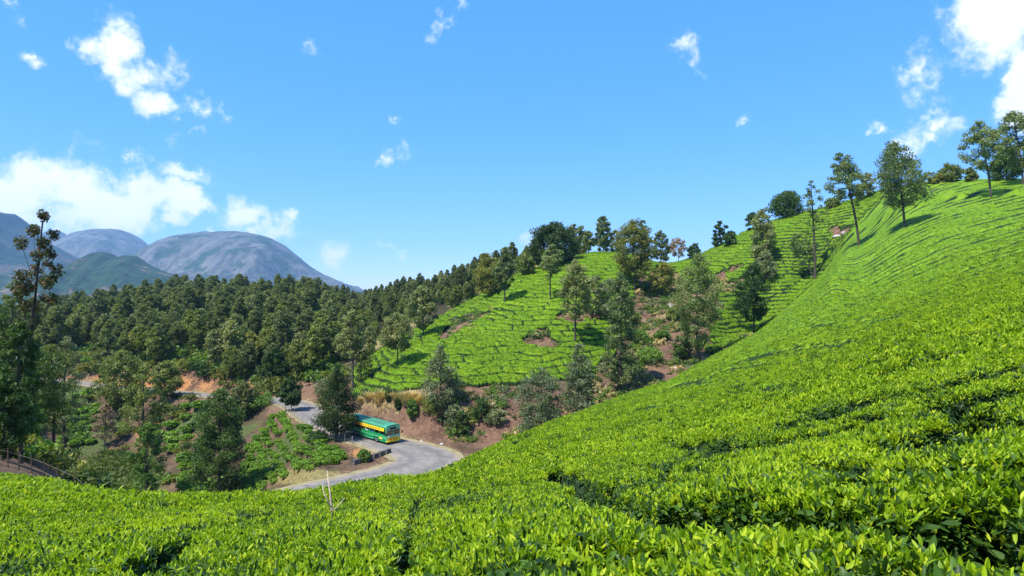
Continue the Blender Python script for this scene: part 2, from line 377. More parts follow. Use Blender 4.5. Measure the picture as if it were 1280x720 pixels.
M = {}
def build_mats():
    # soil, grass and litter of the open ground, driven by vertex attributes of the land itself
    m, t = new_mat('ground')
    p = pos(t); A = lambda k: t.node('ShaderNodeAttribute', attribute_name=k).outputs['Fac']
    n1 = t.noise(p, .35, 6, .6); n2 = t.noise(p, 2.2, 6, .65); n3 = t.noise(p, .09, 4, .55)
    earth = t.mix(t.range(n1, .3, .7), (.085, .048, .030), (.20, .118, .074)); earth = t.mix(t.range(n2, .5, .75), earth, (.27, .18, .115))
    earth = t.mix(t.math('MULTIPLY', t.range(n2, .2, .42, 1, 0), .7), earth, (.05, .034, .024))
    dry = t.mix(t.range(n2, .35, .7), (.13, .115, .04), (.30, .24, .10))
    gr = t.mix(t.range(n2, .3, .7), (.04, .062, .018), (.095, .115, .035))
    orange = t.mix(t.range(n2, .35, .7), (.26, .11, .04), (.42, .22, .09))
    litter = t.mix(t.range(n1, .3, .7), (.022, .026, .012), (.06, .05, .025))
    c = t.mix(A('earth'), litter, earth)
    wob = lambda k: t.range(t.math('ADD', A(k), t.math('MULTIPLY', t.math('SUBTRACT', n2, .5), .9)), .35, .65)
    c = t.mix(wob('orange'), c, orange)
    c = t.mix(wob('dry'), c, dry); c = t.mix(wob('grass'), c, gr)
    finish(t, principled(t, c, .95, .12, bump(t, n2, .8, .35))); M['ground'] = m
    m, t = new_mat('asphalt'); p = pos(t)
    n = t.noise(p, 1.1, 6, .6); g = t.noise(p, 9, 3, .6); w = t.noise(p, .22, 3, .5)
    c = t.mix(t.range(n, .3, .7), (.15, .137, .118), (.225, .205, .178)); c = t.mix(t.math('MULTIPLY', t.range(w, .48, .7), .55), c, (.27, .24, .20)); c = t.mix(t.math('MULTIPLY', t.range(g, .6, .75), .3), c, (.09, .09, .09))
    u = t.math('ABSOLUTE', t.node('ShaderNodeAttribute', attribute_name='across').outputs['Fac'])
    u = t.math('ADD', u, t.math('MULTIPLY', t.math('SUBTRACT', n, .5), .35))
    track = t.math('MULTIPLY', t.range(u, .22, .42), t.range(u, .5, .72, 1, 0)); c = t.mix(t.math('MULTIPLY', track, .45), c, (.10, .095, .088))
    c = t.mix(t.math('MULTIPLY', t.range(u, .78, 1.0), .8), c, (.26, .21, .15))
    cr = t.node('ShaderNodeTexVoronoi', feature='DISTANCE_TO_EDGE'); cr.inputs['Scale'].default_value = .45; t.l.new(p, cr.inputs['Vector'])
    c = t.mix(t.math('MULTIPLY', t.math('MULTIPLY', t.range(cr.outputs['Distance'], .0, .03, 1, 0), t.range(w, .45, .6)), .6), c, (.05, .048, .045))
    finish(t, principled(t, c, .9, .2, bump(t, g, .3, .02))); M['asphalt'] = m
    m, t = new_mat('verge'); p = pos(t); n = t.noise(p, .8, 6, .65)
    c = t.mix(t.range(n, .35, .65), (.20, .17, .075), (.30, .25, .15)); c = t.mix(t.range(n, .55, .75), c, (.11, .13, .04))
    finish(t, principled(t, c, .95, .1, bump(t, n, .6, .1))); M['verge'] = m
    # tea: the body of the bush (twigs and old leaves), clipped top of young leaves
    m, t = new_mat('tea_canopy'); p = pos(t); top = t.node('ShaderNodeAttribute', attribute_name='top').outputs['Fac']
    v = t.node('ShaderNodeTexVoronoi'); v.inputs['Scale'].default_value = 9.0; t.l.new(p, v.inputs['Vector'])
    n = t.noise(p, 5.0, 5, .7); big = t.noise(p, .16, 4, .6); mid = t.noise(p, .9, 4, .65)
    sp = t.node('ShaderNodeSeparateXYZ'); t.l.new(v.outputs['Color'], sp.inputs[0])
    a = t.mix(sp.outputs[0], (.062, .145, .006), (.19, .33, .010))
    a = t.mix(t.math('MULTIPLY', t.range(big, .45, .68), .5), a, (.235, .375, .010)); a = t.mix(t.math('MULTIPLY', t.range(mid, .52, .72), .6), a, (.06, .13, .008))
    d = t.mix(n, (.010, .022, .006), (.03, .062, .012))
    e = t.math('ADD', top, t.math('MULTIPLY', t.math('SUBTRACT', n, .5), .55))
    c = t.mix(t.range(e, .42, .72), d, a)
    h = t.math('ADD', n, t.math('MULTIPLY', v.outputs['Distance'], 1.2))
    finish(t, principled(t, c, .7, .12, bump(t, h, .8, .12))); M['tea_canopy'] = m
    M['tea_young'] = leaf_mat('tea_young', (.085, .18, .005), (.33, .475, .010), (.46, .54, .02), rough=.5, trans=.42, spec=.25, inst=True, patch=(.45, .5, .72, (.38, .50, .012)))
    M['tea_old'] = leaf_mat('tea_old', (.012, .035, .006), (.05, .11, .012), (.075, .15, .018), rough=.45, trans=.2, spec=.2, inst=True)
    M['tea_bush_leaf'] = leaf_mat('tea_bush_leaf', (.065, .15, .01), (.18, .32, .015), rough=.5, trans=.35)
    L = lambda k, a, b, c=None, tr=.38: M.__setitem__(k, leaf_mat(k, a, b, c, rough=.5, trans=tr, spec=.3))
    L('leaf_oak', (0.058, 0.106, 0.024), (0.202, 0.259, 0.079), (0.326, 0.355, 0.158))
    L('leaf_oak_pale', (0.100, 0.140, 0.035), (0.260, 0.300, 0.100), (0.360, 0.370, 0.190))
    L('leaf_dark', (0.023, 0.058, 0.013), (0.088, 0.156, 0.029))
    L('leaf_cypress', (0.024, 0.054, 0.011), (0.081, 0.128, 0.027))
    L('leaf_yellow', (0.096, 0.120, 0.022), (0.240, 0.256, 0.048), (0.320, 0.304, 0.080))
    L('leaf_forest', (0.075, 0.120, 0.020), (0.210, 0.265, 0.050), (0.300, 0.320, 0.100))
    L('leaf_forest_blue', (0.070, 0.105, 0.030), (0.190, 0.225, 0.075))
    L('leaf_forest_warm', (0.110, 0.135, 0.020), (0.260, 0.270, 0.055))
    L('leaf_red', (0.045, 0.060, 0.020), (0.100, 0.115, 0.035), (0.190, 0.090, 0.050))
    L('leaf_grey', (0.096, 0.134, 0.062), (0.250, 0.288, 0.150))
    L('leaf_bare', (0.192, 0.144, 0.102), (0.312, 0.240, 0.180))
    L('leaf_fresh', (0.080, 0.160, 0.024), (0.176, 0.304, 0.048))
    L('grass_dry', (0.340, 0.260, 0.110), (0.580, 0.480, 0.260), None, .35)
    L('grass_green', (0.060, 0.110, 0.020), (0.140, 0.190, 0.040), None, .35)
    m, t = new_mat('bark'); p = pos(t); n = t.noise(p, 4.0, 5, .65)
    c = t.mix(t.range(n, .35, .65), (.035, .027, .02), (.12, .10, .08)); finish(t, principled(t, c, .9, .15, bump(t, n, .7, .08))); M['bark'] = m
    M['bark_pale'] = plain_mat('bark_pale', (.20, .17, .135), .9, .15, .35, 4.0, bumpy=.05)
    M['wood_post'] = plain_mat('wood_post', (.11, .08, .06), .9, .1, .35, 9)
    M['wire'] = plain_mat('wire', (.12, .11, .10), .5, .4, .1, 5, .6)
    M['stone_dark'] = plain_mat('stone_dark', (.10, .092, .085), .9, .2, .45, 3, bumpy=.06)
    M['stone_pale'] = plain_mat('stone_pale', (.42, .39, .35), .9, .2, .25, 4, bumpy=.05)
    M['twig'] = plain_mat('twig', (.48, .38, .27), .8, .2, .25, 30)
build_mats()

# ------------------------------------------------------------------ ground sheet
def projected(x, y, z):
    y = np.maximum(y, .05); return 640 + F * x / y, 360 - F * z / y
def in_poly(px, py, poly):
    inside = np.zeros(np.shape(px), bool); n = len(poly)
    for i in range(n):
        (x0, y0), (x1, y1) = poly[i], poly[(i + 1) % n]
        c = ((y0 > py) != (y1 > py)) & (px < (x1 - x0) * (py - y0) / ((y1 - y0) or 1e-9) + x0)
        inside ^= c
    return inside
# bare slips of earth on the far tea slope, as outlines on the land
SLIPS = [[(540, 431), (560, 410), (585, 393), (614, 385), (608, 395), (598, 404), (575, 415), (556, 426)],
         [(655, 432), (662, 420), (676, 412), (690, 414), (684, 424), (700, 436), (672, 438)],
         [(690, 400), (715, 392), (745, 390), (750, 398), (720, 406)],
         [(740, 470), (770, 440), (796, 400), (790, 372), (800, 345), (835, 332), (850, 345), (860, 370), (880, 372), (872, 395), (862, 420), (868, 452), (820, 480), (760, 500)],
         [(872, 358), (898, 344), (920, 330), (930, 336), (905, 352), (888, 362)], [(886, 366), (905, 356), (925, 348), (930, 354), (905, 366), (890, 374)],
         [(1036, 292), (1046, 286), (1060, 284), (1062, 292), (1046, 300)]]
def slip_mask(px, py):
    m = np.zeros(np.shape(px), bool)
    for s in SLIPS: m |= in_poly(px, py, s)
    return m
def near_end(px): return 5.06 + sstep(1040, 1120, px) * 6.9
def mid_tea(x, y, z):
    """is there tea on the slopes beyond the gully?"""
    v = station(x, y); px, py = projected(x, y, z)
    wob = 0.05 * fbm(x / 4.0, y / 4.0, 3)
    left = in_poly(px, py, [(438, 490), (440, 464), (480, 436), (545, 400), (595, 374), (645, 346), (672, 336), (760, 300), (840, 300), (1110, 200), (1110, 420), (440, 540)])
    ok = left & (v > 10.06 + wob) & (v < 12.4 + wob) & (y < 205)
    ok |= (v > np.where(px > 955, 5.06, 5.5)) & (v <= 10.1) & (px > 893 + .18 * (400 - py) + 420 * wob) & (y < 205)
    ok |= (v > 5.5) & (px > 1040) & (y < 175)
    ok &= (px < 1030) | (v > near_end(px) - .9)
    ok &= ~slip_mask(px + 16 * fbm(x / 4, y / 4, 3), py + 9 * fbm(x / 4 + 9, y / 4, 3))
    return ok

def build_ground():
    Z = GZ.copy()
    px, py = projected(GX, GYY, Z)
    v = GV
    left = sstep(470, 420, px)
    earth = sstep(8.6, 9.2, v) * (1 - sstep(10.1, 10.5, v)) + sstep(5.1, 5.6, v) * (1 - sstep(6.5, 7.5, v)) * .7
    earth = np.where(px > 735, sstep(5.05, 5.3, v), earth)
    earth = np.maximum(earth, slip_mask(px, py) * 1.0)
    earth = np.where((px < 440) & (v > 7) & (v < 9), np.clip(.45 + .9 * fbm(GX / 7, GYY / 7, 3), 0, 1), earth)
    earth = np.maximum(earth, sstep(5.0, 1.0, GRD) * .9)
    orange = sstep(9.15, 9.35, v) * (1 - sstep(9.75, 10.1, v)) * (px < 330) * np.clip(.75 + 1.0 * fbm(GX / 9, GYY / 9 + 3, 2), 0, 1)
    orange = np.maximum(orange, .85 * np.exp(-((px - 455) / 22) ** 2 - ((py - 566) / 9) ** 2) * (GYY > 60))
    orange = np.maximum(orange, .8 * np.exp(-((px - 188) / 40) ** 2 - ((py - 540) / 28) ** 2) * (GYY > 60) * (.6 + fbm(GX / 5, GYY / 5, 2)))
    dry = sstep(3.0, 1.0, GRD) * (1 - sstep(-.4, .2, -GRD)) * (.45 + .25 * fbm(GX / 3, GYY / 3, 3))
    dry = np.maximum(dry, np.exp(-((px - 380) / 60) ** 2 - ((py - 596) / 12) ** 2) * (GYY > 60) * 1.0)
    dry = np.maximum(dry, (px > 735) * sstep(5.1, 5.5, v) * np.clip(.25 + 1.0 * fbm(GX / 8 + 3, GYY / 8, 3), 0, .8) * (v < 12))
    dry = np.maximum(dry, np.exp(-((px - 480) / 60) ** 2 - ((py - 425 + (px - 480) * .55) / 9) ** 2) * .9)
    dry = np.maximum(dry, sstep(9.7, 9.95, v) * (1 - sstep(10.1, 10.2, v)) * (px > 445) * (px < 545) * .5)
    grass = np.exp(-((px - 150) / 48) ** 2 - ((py - 592) / 26) ** 2) * (GYY > 60) * 1.2
    grass = np.maximum(grass, (px > 735) * (px < 900) * sstep(5.3, 6, v) * (v < 10.5) * np.clip(.15 + 1.2 * fbm(GX / 5 + 30, GYY / 5, 3), 0, 1))
    grass = np.maximum(grass, (v > 10.6) * (px < 520) * .35)
    grass = np.maximum(grass, (px < 430) * (v > 7) * (v < 9) * np.clip(.25 + 1.3 * fbm(GX / 11 + 50, GYY / 11, 3), 0, .9))
    nx, ny = GX.shape
    co = np.stack([GX, GYY, Z], -1)
    # apron behind the camera
    rows = []
    for yy, k in ((-40, 14.0), (-6, 3.0), (0.2, 1.0)):
        rows.append(np.stack([GX[:, 0] * k, np.full(nx, yy), Z[:, 0] + .06 * (.8 - yy) + .18 * GX[:, 0] * (k - 1)], -1))
    co = np.concatenate([np.stack(rows, 1), co], 1); ny += 3
    pad = lambda a: np.concatenate([np.repeat(a[:, :1], 3, 1), a], 1)
    idx = np.arange(nx * ny).reshape(nx, ny)
    q = np.stack([idx[:-1, :-1], idx[1:, :-1], idx[1:, 1:], idx[:-1, 1:]], -1).reshape(-1, 4)
    me = mesh_np('ground', co.reshape(-1, 3), q, smooth=True, attrs={k: pad(np.clip(a, 0, 1.2)).ravel() for k, a in (('earth', earth), ('orange', orange), ('dry', dry), ('grass', grass))})
    tag(link('ground', me, M['ground']), kind='structure')
build_ground()

def build_road():
    d = np.gradient(rc[:, :2], axis=0); d /= np.linalg.norm(d, axis=1)[:, None]; nrm = np.stack([-d[:, 1], d[:, 0]], 1)
    def strip(name, mat, wl, wr, z, cr=0.0, jag=0.0):
        us = np.linspace(-1, 1, 9); V = []
        for u in us:
            w = rc[:, 2] + (wl if u < 0 else wr) + (jag * fbm(rc[:, 0] / 1.3 + 9 * np.sign(u), rc[:, 1] / 1.3, 3) if abs(u) == 1 else 0)
            xy = rc[:, :2] + nrm * (u * w)[:, None]
            V.append(np.column_stack([xy, np.full(len(rc), ROAD_Z + z + cr * (1 - u * u))]))
        V = np.stack(V, 1); n, k = V.shape[:2]; idx = np.arange(n * k).reshape(n, k)
        q = np.stack([idx[:-1, :-1], idx[1:, :-1], idx[1:, 1:], idx[:-1, 1:]], -1).reshape(-1, 4)
        return tag(link(name, mesh_np(name, V.reshape(-1, 3), q, smooth=True, attrs={'across': np.tile(us, n)}), mat), kind='structure')
    strip('verge', M['verge'], .7, .7, .005, 0.0, .35)
    strip('road', M['asphalt'], -.15, -.15, .02, .07, .25)
build_road()

# ------------------------------------------------------------------ tea
SLOPE_EPS = .6
def tea_rows(x, y, z, dz, warp, seed=0.0):
    """clipped rows following the contours: 0 in a gap between bushes, 1 on top of a bush; returns cover, row, segment"""
    g = np.hypot(ground(x + SLOPE_EPS, y) - ground(x - SLOPE_EPS, y), ground(x, y + SLOPE_EPS) - ground(x, y - SLOPE_EPS)) / (2 * SLOPE_EPS)
    g = np.clip(g, .06, 1)
    ph = (z + warp * fbm(x / 9 + seed, y / 9, 3)) / dz; row = np.round(ph)
    d = np.abs(ph - row) * dz / g                                        # metres from the row's gap line
    w = .27 + .22 * fbm(x / 2.5 + seed, y / 2.5 + row * 3.1, 2)
    return d, w, np.floor(ph), g

def build_tea_far():
    cpx = np.arange(436, 1112, 2.2); cy = np.arange(93.5, 190, .34)
    X = (cpx[:, None] - 640) / F * cy[None, :]; Y = np.broadcast_to(cy[None, :], X.shape).copy()
    Z = ground(X, Y); ok = mid_tea(X, Y, Z)
    dz = np.where(X > 42, 1.05, .92)
    d, w, row, g = tea_rows(X, Y, Z, 0.90, .75)
    pres = .35 + .65 * sstep(-.35, -.1, fbm(X / 8 + 40, Y / 4, 2))
    w = w * .8; gap1 = (1 - sstep(w * .5, w * 1.6, d)) * pres
    # cuts down the slope between neighbouring bushes
    s = X + .35 * Y + 3 * fbm(X / 14, Y / 14, 2); L = 5.2
    off = (row * 0.618) % 1.0 * L + 40
    seg = np.floor((s + off) / L); fs = np.abs(((s + off) / L) % 1 - .5) * L; ds = L / 2 - fs
    gap2 = (1 - sstep(.10, .4, ds)) * .7 * (((row * 7 + seg * 13) % 5) > 1)
    gap = np.maximum(gap1, gap2); gap = np.maximum(gap, sstep(.42, .6, fbm(X / 3.4 + 90, Y / 1.6, 3)) * .75)
    h = .78 * (1 - .6 * gap) + .10 * fbm(X / 1.1, Y / .9, 3) + .05 * fbm(X / .5, Y / .5, 2)
    co = np.stack([X, Y, Z + h], -1)
    nx, ny = X.shape; idx = np.arange(nx * ny).reshape(nx, ny)
    okq = ok[:-1, :-1] & ok[1:, :-1] & ok[1:, 1:] & ok[:-1, 1:]
    q = np.stack([idx[:-1, :-1], idx[1:, :-1], idx[1:, 1:], idx[:-1, 1:]], -1)[okq]
    top = np.clip(1 - gap * 1.25, 0, 1).ravel(); cof = co.reshape(-1, 3)
    rid = ((row + 200) * 4000 + seg + 2000).astype(np.int64)[:-1, :-1][okq]
    ids, inv, cnt = np.unique(rid, return_inverse=True, return_counts=True)
    area = np.zeros(len(ids)); area = np.bincount(inv, weights=1.0 / cof[q[:, 0], 1] ** .5)
    order = np.argsort(-area); big = [k for k in order if cnt[k] > 30][:300]
    isbig = np.zeros(len(ids), bool); isbig[big] = True
    def skirted(fq, name):
        u, iv = np.unique(fq, return_inverse=True); iv = iv.reshape(-1, 4)
        v = cof[u]; t = top[u]
        e = np.concatenate([iv[:, [0, 1]], iv[:, [1, 2]], iv[:, [2, 3]], iv[:, [3, 0]]])
        key = np.sort(e, 1); _, first, c = np.unique(key, axis=0, return_index=True, return_counts=True)
        be = e[first[c == 1]]; bv = np.unique(be); mp = np.full(len(v), -1); mp[bv] = len(v) + np.arange(len(bv))
        lo = v[bv].copy(); lo[:, 2] -= .75
        qq = np.concatenate([iv, np.stack([be[:, 1], be[:, 0], mp[be[:, 0]], mp[be[:, 1]]], 1)])
        return mesh_np(name, np.concatenate([v, lo]), qq, smooth=True, attrs={'top': np.concatenate([t, np.zeros(len(lo))])})
    for k in big:
        me = skirted(q[inv == k], 'tea_hedge'); o = link('tea_hedge', me, M['tea_canopy'])
        c = cof[q[inv == k][:, 0]].mean(0); px, py = projected(c[0], c[1], c[2])
        if px > 870: tag(o, 'clipped green tea hedge on the far face above the earthy gully', 'tea hedge', 'tea hedges on the far face of the big hill')
        elif py > 440: tag(o, 'clipped green tea hedge low on the middle hill above the road bank', 'tea hedge', 'tea hedges low on the middle hill')
        elif py > 380: tag(o, 'clipped green tea hedge halfway up the middle hill', 'tea hedge', 'tea hedges halfway up the middle hill')
        else: tag(o, 'clipped green tea hedge near the rounded top of the middle hill', 'tea hedge', 'tea hedges near the top of the middle hill')
    rest = q[~isbig[inv]]
    if len(rest): tag(link('tea_cover', skirted(rest, 'tea_cover'), M['tea_canopy']), 'small pieces of clipped tea filling in between the hedges', 'tea', kind='stuff')
    # points for leaf tufts
    n = 70000; i = rng.integers(0, len(q), n); c = cof[q[i, 0]] + (cof[q[i, 2]] - cof[q[i, 0]]) * rng.random((n, 1)); tt = top[q[i, 0]]
    kk = tt > .45; return c[kk], tt[kk]

GAPS = [  # open lanes between the near bushes: photo outline points on the hill, and half width (m)
    ([(690, 592), (740, 618), (800, 640), (880, 655), (960, 668), (1060, 672), (1160, 684), (1290, 700)], .17), ([(832, 556), (880, 565), (960, 562), (1040, 546), (1090, 533)], .14), ([(1150, 520), (1210, 505), (1290, 500)], .2),
    ([(500, 730), (506, 690), (514, 655), (522, 628)], .05), ([(180, 722), (235, 684), (275, 663), (345, 643)], .08), ([(-20, 652), (60, 650), (150, 644)], .09),
    ([(1000, 585), (1080, 600), (1180, 612), (1290, 615)], .1), ([(560, 600), (640, 585), (700, 560)], .16), ([(900, 500), (960, 488), (1020, 478)], .25), ([(640, 560), (650, 548), (700, 540)], .3),
    ([(1290, 640), (1230, 650), (1180, 668)], .12), ([(700, 690), (760, 700), (840, 720)], .06), ([(520, 628), (600, 606), (690, 592)], .08), ([(345, 643), (430, 628), (520, 615)], .08), ([(820, 600), (900, 612), (1000, 618), (1100, 628)], .05), ([(700, 545), (780, 540), (850, 520)], .16), ([(150, 644), (230, 636), (300, 630)], .08), ([(1090, 533), (1150, 520)], .12), ([(760, 575), (830, 590), (900, 592)], .07)]
def near_point(px, py):
    Y = np.exp(np.linspace(math.log(1.2), math.log(150), 1500)); x = (px - 640) / F * Y; z = ground(x, Y) + .85
    k = np.nonzero(z - (360 - py) * Y / F >= 0)[0]; k = k[0] if len(k) else -1
    return x[k], Y[k]
_gr = random.Random(21)
for _k in range(150):
    _x0 = _gr.uniform(690, 1290); _y0 = _gr.uniform(270, 575)
    _lo = np.interp(_x0, [690, 800, 942, 1018, 1073, 1130, 1290], [535, 500, 432, 372, 318, 270, 262])
    if _y0 < _lo or _y0 < 400: continue
    _ln = _gr.uniform(25, 105) * (.6 + .4 * (_y0 - 250) / 300); _sl = _gr.uniform(.12, .32); _pl = [(_x0 + _ln * u, _y0 - _sl * _ln * u + _gr.uniform(-1.5, 1.5)) for u in (0, .35, .7, 1)]
    GAPS.append((_pl, -1.0))
GAP_SEG = []
for pl, wd in GAPS:
    p = [near_point(*a) for a in pl]
    if wd < 0 and (p[0][1] > 125 or max(abs(p[i][1] - p[i + 1][1]) for i in range(len(p) - 1)) > 14): continue
    GAP_SEG += [(p[i], p[i + 1], wd if wd > 0 else .10 + .0045 * p[i][1]) for i in range(len(p) - 1)]
def near_gap(x, y):
    """0 on the clipped top, 1 down in a lane"""
    z = ground(x, y)
    dist = np.hypot(x, y)
    q = y - .22 * x + 1.5 * fbm(x / 22 + 7, y / 22, 3) + .5 * fbm(x / 3.0, y / 3.0, 2); sp = 2.7; ph = q / sp; row = np.round(ph)
    d = np.abs(ph - row) * sp
    w = (.20 + .12 * fbm(x / 2.5, y / 2.5 + row * 3.1, 2)) * (.9 + np.minimum(dist, 120) / 50)
    pres = sstep(-.02, .14, fbm(x / 8.0 + 12 + row * 5.7, y / 12 + row * 1.3, 3) + .10 * sstep(22, 40, dist)) * (1 - .45 * sstep(80, 120, dist))
    gap = (1 - sstep(w * .5, w * 1.3, d)) * pres * sstep(9, 16, dist)
    wob = .9 + .9 * fbm(x / .8, y / .8, 3); jit = fbm(x / .5, y / .5, 2)
    for (a, b, wd) in GAP_SEG:
        ax, ay = a; bx, by = b; ll = (bx - ax) ** 2 + (by - ay) ** 2 + 1e-9; r_ = 4 * wd + .3
        k_ = (x > min(ax, bx) - r_) & (x < max(ax, bx) + r_) & (y > min(ay, by) - r_) & (y < max(ay, by) + r_)
        if not k_.any(): continue
        xx, yy = x[k_], y[k_]
        t = np.clip(((xx - ax) * (bx - ax) + (yy - ay) * (by - ay)) / ll, 0, 1)
        dd = np.hypot(xx - ax - t * (bx - ax), yy - ay - t * (by - ay)) + .12 * jit[k_]
        ww = 1.3 * wd * np.clip(wob[k_], .3, 1.6)
        gap[k_] = np.maximum(gap[k_], 1 - sstep(ww * .7, ww * 1.9, dd))
    gap = np.maximum(gap, sstep(.34, .6, fbm(x / 1.3 + 70, y / .8, 3)) * .5 * sstep(40, 15, dist))
    return gap
def near_top(x, y, gap):
    dist = np.hypot(x, y)
    return ground(x, y) + .85 - gap * (.50 - .14 * sstep(12, 40, dist) - .12 * sstep(60, 110, dist)) + .055 * fbm(x / .55, y / .55, 3) * (1 + .02 * np.minimum(dist, 60)) + .10 * fbm(x / 2.3, y / 2.3, 2)

def build_tea_near():
    cpx = np.concatenate([np.linspace(-1400, -300, 16)[:-1], np.linspace(-300, -40, 26)[:-1], np.arange(-40, 1322, 5.0), np.linspace(1322, 1700, 40)[1:], np.linspace(1700, 2700, 14)[1:]])
    cy = np.exp(np.linspace(math.log(.85), math.log(150), 1000))
    X = (cpx[:, None] - 640) / F * cy[None, :]; Y = np.broadcast_to(cy[None, :], X.shape).copy()
    V = station(X, Y); gap = near_gap(X, Y); Z = near_top(X, Y, gap)
    px = np.broadcast_to(cpx[:, None], X.shape)
    end = 5.06 + .10 * fbm(X / 3, Y / 3, 2)
    end = np.where(px > 1040, near_end(px), end)
    ok = (V < end) & (np.abs(X) < 160)
    Z = Z - .9 * sstep(end - .05, end + .0, V) * (px < 1040)
    nx, ny = X.shape; idx = np.arange(nx * ny).reshape(nx, ny)
    okq = ok[:-1, :-1] & ok[1:, :-1] & ok[1:, 1:] & ok[:-1, 1:]
    q = np.stack([idx[:-1, :-1], idx[1:, :-1], idx[1:, 1:], idx[:-1, 1:]], -1)[okq]
    u, iv = np.unique(q, return_inverse=True)
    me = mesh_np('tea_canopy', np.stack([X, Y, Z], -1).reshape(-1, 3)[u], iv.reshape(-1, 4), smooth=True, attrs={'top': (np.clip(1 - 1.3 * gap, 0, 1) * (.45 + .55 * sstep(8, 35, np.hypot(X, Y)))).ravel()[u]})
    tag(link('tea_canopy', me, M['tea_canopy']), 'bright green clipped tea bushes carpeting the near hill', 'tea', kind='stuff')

def leaf_blade(L, W, curl, fold, seg=3):
    """one lance-shaped leaf along +Y, base at the origin, folded along its midrib"""
    vs, fs = [], []
    prof = [(0, .12), (.3, .85), (.6, 1.0), (.85, .55), (1.0, 0)] if seg > 2 else [(0, .2), (.5, 1.0), (1.0, 0)]
    for t, w in prof:
        y = L * t * math.cos(curl * t * .6); z = L * t * math.sin(curl * t * .6) * 1 - curl * .25 * L * t * t
        if w == 0: vs.append((0, y, z))
        else: vs += [(-W * w / 2, y, z + fold * W * w), (0, y, z), (W * w / 2, y, z + fold * W * w)]
    n = len(prof)
    for i in range(n - 2):
        a = i * 3; fs += [(a, a + 1, a + 4, a + 3), (a + 1, a + 2, a + 5, a + 4)]
    a = (n - 2) * 3; fs += [(a, a + 1, a + 3), (a + 1, a + 2, a + 3)]
    return [Vector(v) for v in vs], fs
def sprig(name, seed, n, L, W, tilt, spread, mat, seg=3, rise=.02):
    r = random.Random(seed); mb = MB()
    for i in range(n):
        vs, fs = leaf_blade(L * r.uniform(.7, 1.15), W * r.uniform(.8, 1.15), r.uniform(-.2, .7), r.uniform(.1, .35), seg)
        a = i * 2.4 + r.uniform(-.4, .4); tl = tilt[0] + (tilt[1] - tilt[0]) * r.random()
        mt = Matrix.Translation((r.uniform(-spread, spread), r.uniform(-spread, spread), r.uniform(-rise, rise))) @ Matrix.Rotation(a, 4, 'Z') @ Matrix.Rotation(tl, 4, 'X') @ Matrix.Rotation(r.uniform(-.5, .5), 4, 'Y')
        mb.add([mt @ v for v in vs], fs)
    me = bpy.data.meshes.new(name); me.from_pydata([tuple(v) for v in mb.v], [], mb.f); me.update(); me.materials.append(mat)
    for p in me.polygons: p.use_smooth = True
    return me

def scatter(name, pts, rots, scl, idx, meshes):
    """one object that carries many small look-alike pieces nobody could count"""
    me = bpy.data.meshes.new(name); me.vertices.add(len(pts)); me.vertices.foreach_set('co', np.asarray(pts, np.float32).ravel())
    a = me.attributes.new('rot', 'FLOAT_VECTOR', 'POINT'); a.data.foreach_set('vector', np.asarray(rots, np.float32).ravel())
    a = me.attributes.new('scl', 'FLOAT', 'POINT'); a.data.foreach_set('value', np.asarray(scl, np.float32))
    a = me.attributes.new('idx', 'INT', 'POINT'); a.data.foreach_set('value', np.asarray(idx, np.int32))
    for m in meshes:
        for mm in m.materials:
            if mm and mm.name not in me.materials: me.materials.append(mm)
    o = link(name, me)
    ng = bpy.data.node_groups.new(name, 'GeometryNodeTree')
    ng.interface.new_socket(name='Geometry', in_out='INPUT', socket_type='NodeSocketGeometry'); ng.interface.new_socket(name='Geometry', in_out='OUTPUT', socket_type='NodeSocketGeometry')
    N, Lk = ng.nodes, ng.links
    gi = N.new('NodeGroupInput'); go = N.new('NodeGroupOutput')
    j = N.new('GeometryNodeJoinGeometry')
    for k, m in reversed(list(enumerate(meshes))):
        po = bpy.data.objects.new(m.name, m)                      # source shape, not in the scene
        oi = N.new('GeometryNodeObjectInfo'); oi.inputs['Object'].default_value = po
        g2 = N.new('GeometryNodeGeometryToInstance'); Lk.new(oi.outputs['Geometry'], g2.inputs[0]); Lk.new(g2.outputs[0], j.inputs[0])
    ip = N.new('GeometryNodeInstanceOnPoints'); ip.inputs['Pick Instance'].default_value = True
    Lk.new(gi.outputs[0], ip.inputs['Points']); Lk.new(j.outputs[0], ip.inputs['Instance'])
    def attr(n, t):
        x = N.new('GeometryNodeInputNamedAttribute'); x.data_type = t; x.inputs['Name'].default_value = n; return x.outputs['Attribute']
    er = N.new('FunctionNodeEulerToRotation'); Lk.new(attr('rot', 'FLOAT_VECTOR'), er.inputs[0]); Lk.new(er.outputs[0], ip.inputs['Rotation'])
    Lk.new(attr('scl', 'FLOAT'), ip.inputs['Scale']); Lk.new(attr('idx', 'INT'), ip.inputs['Instance Index'])
    Lk.new(ip.outputs[0], go.inputs[0])
    md = o.modifiers.new('scatter', 'NODES'); md.node_group = ng
    return o

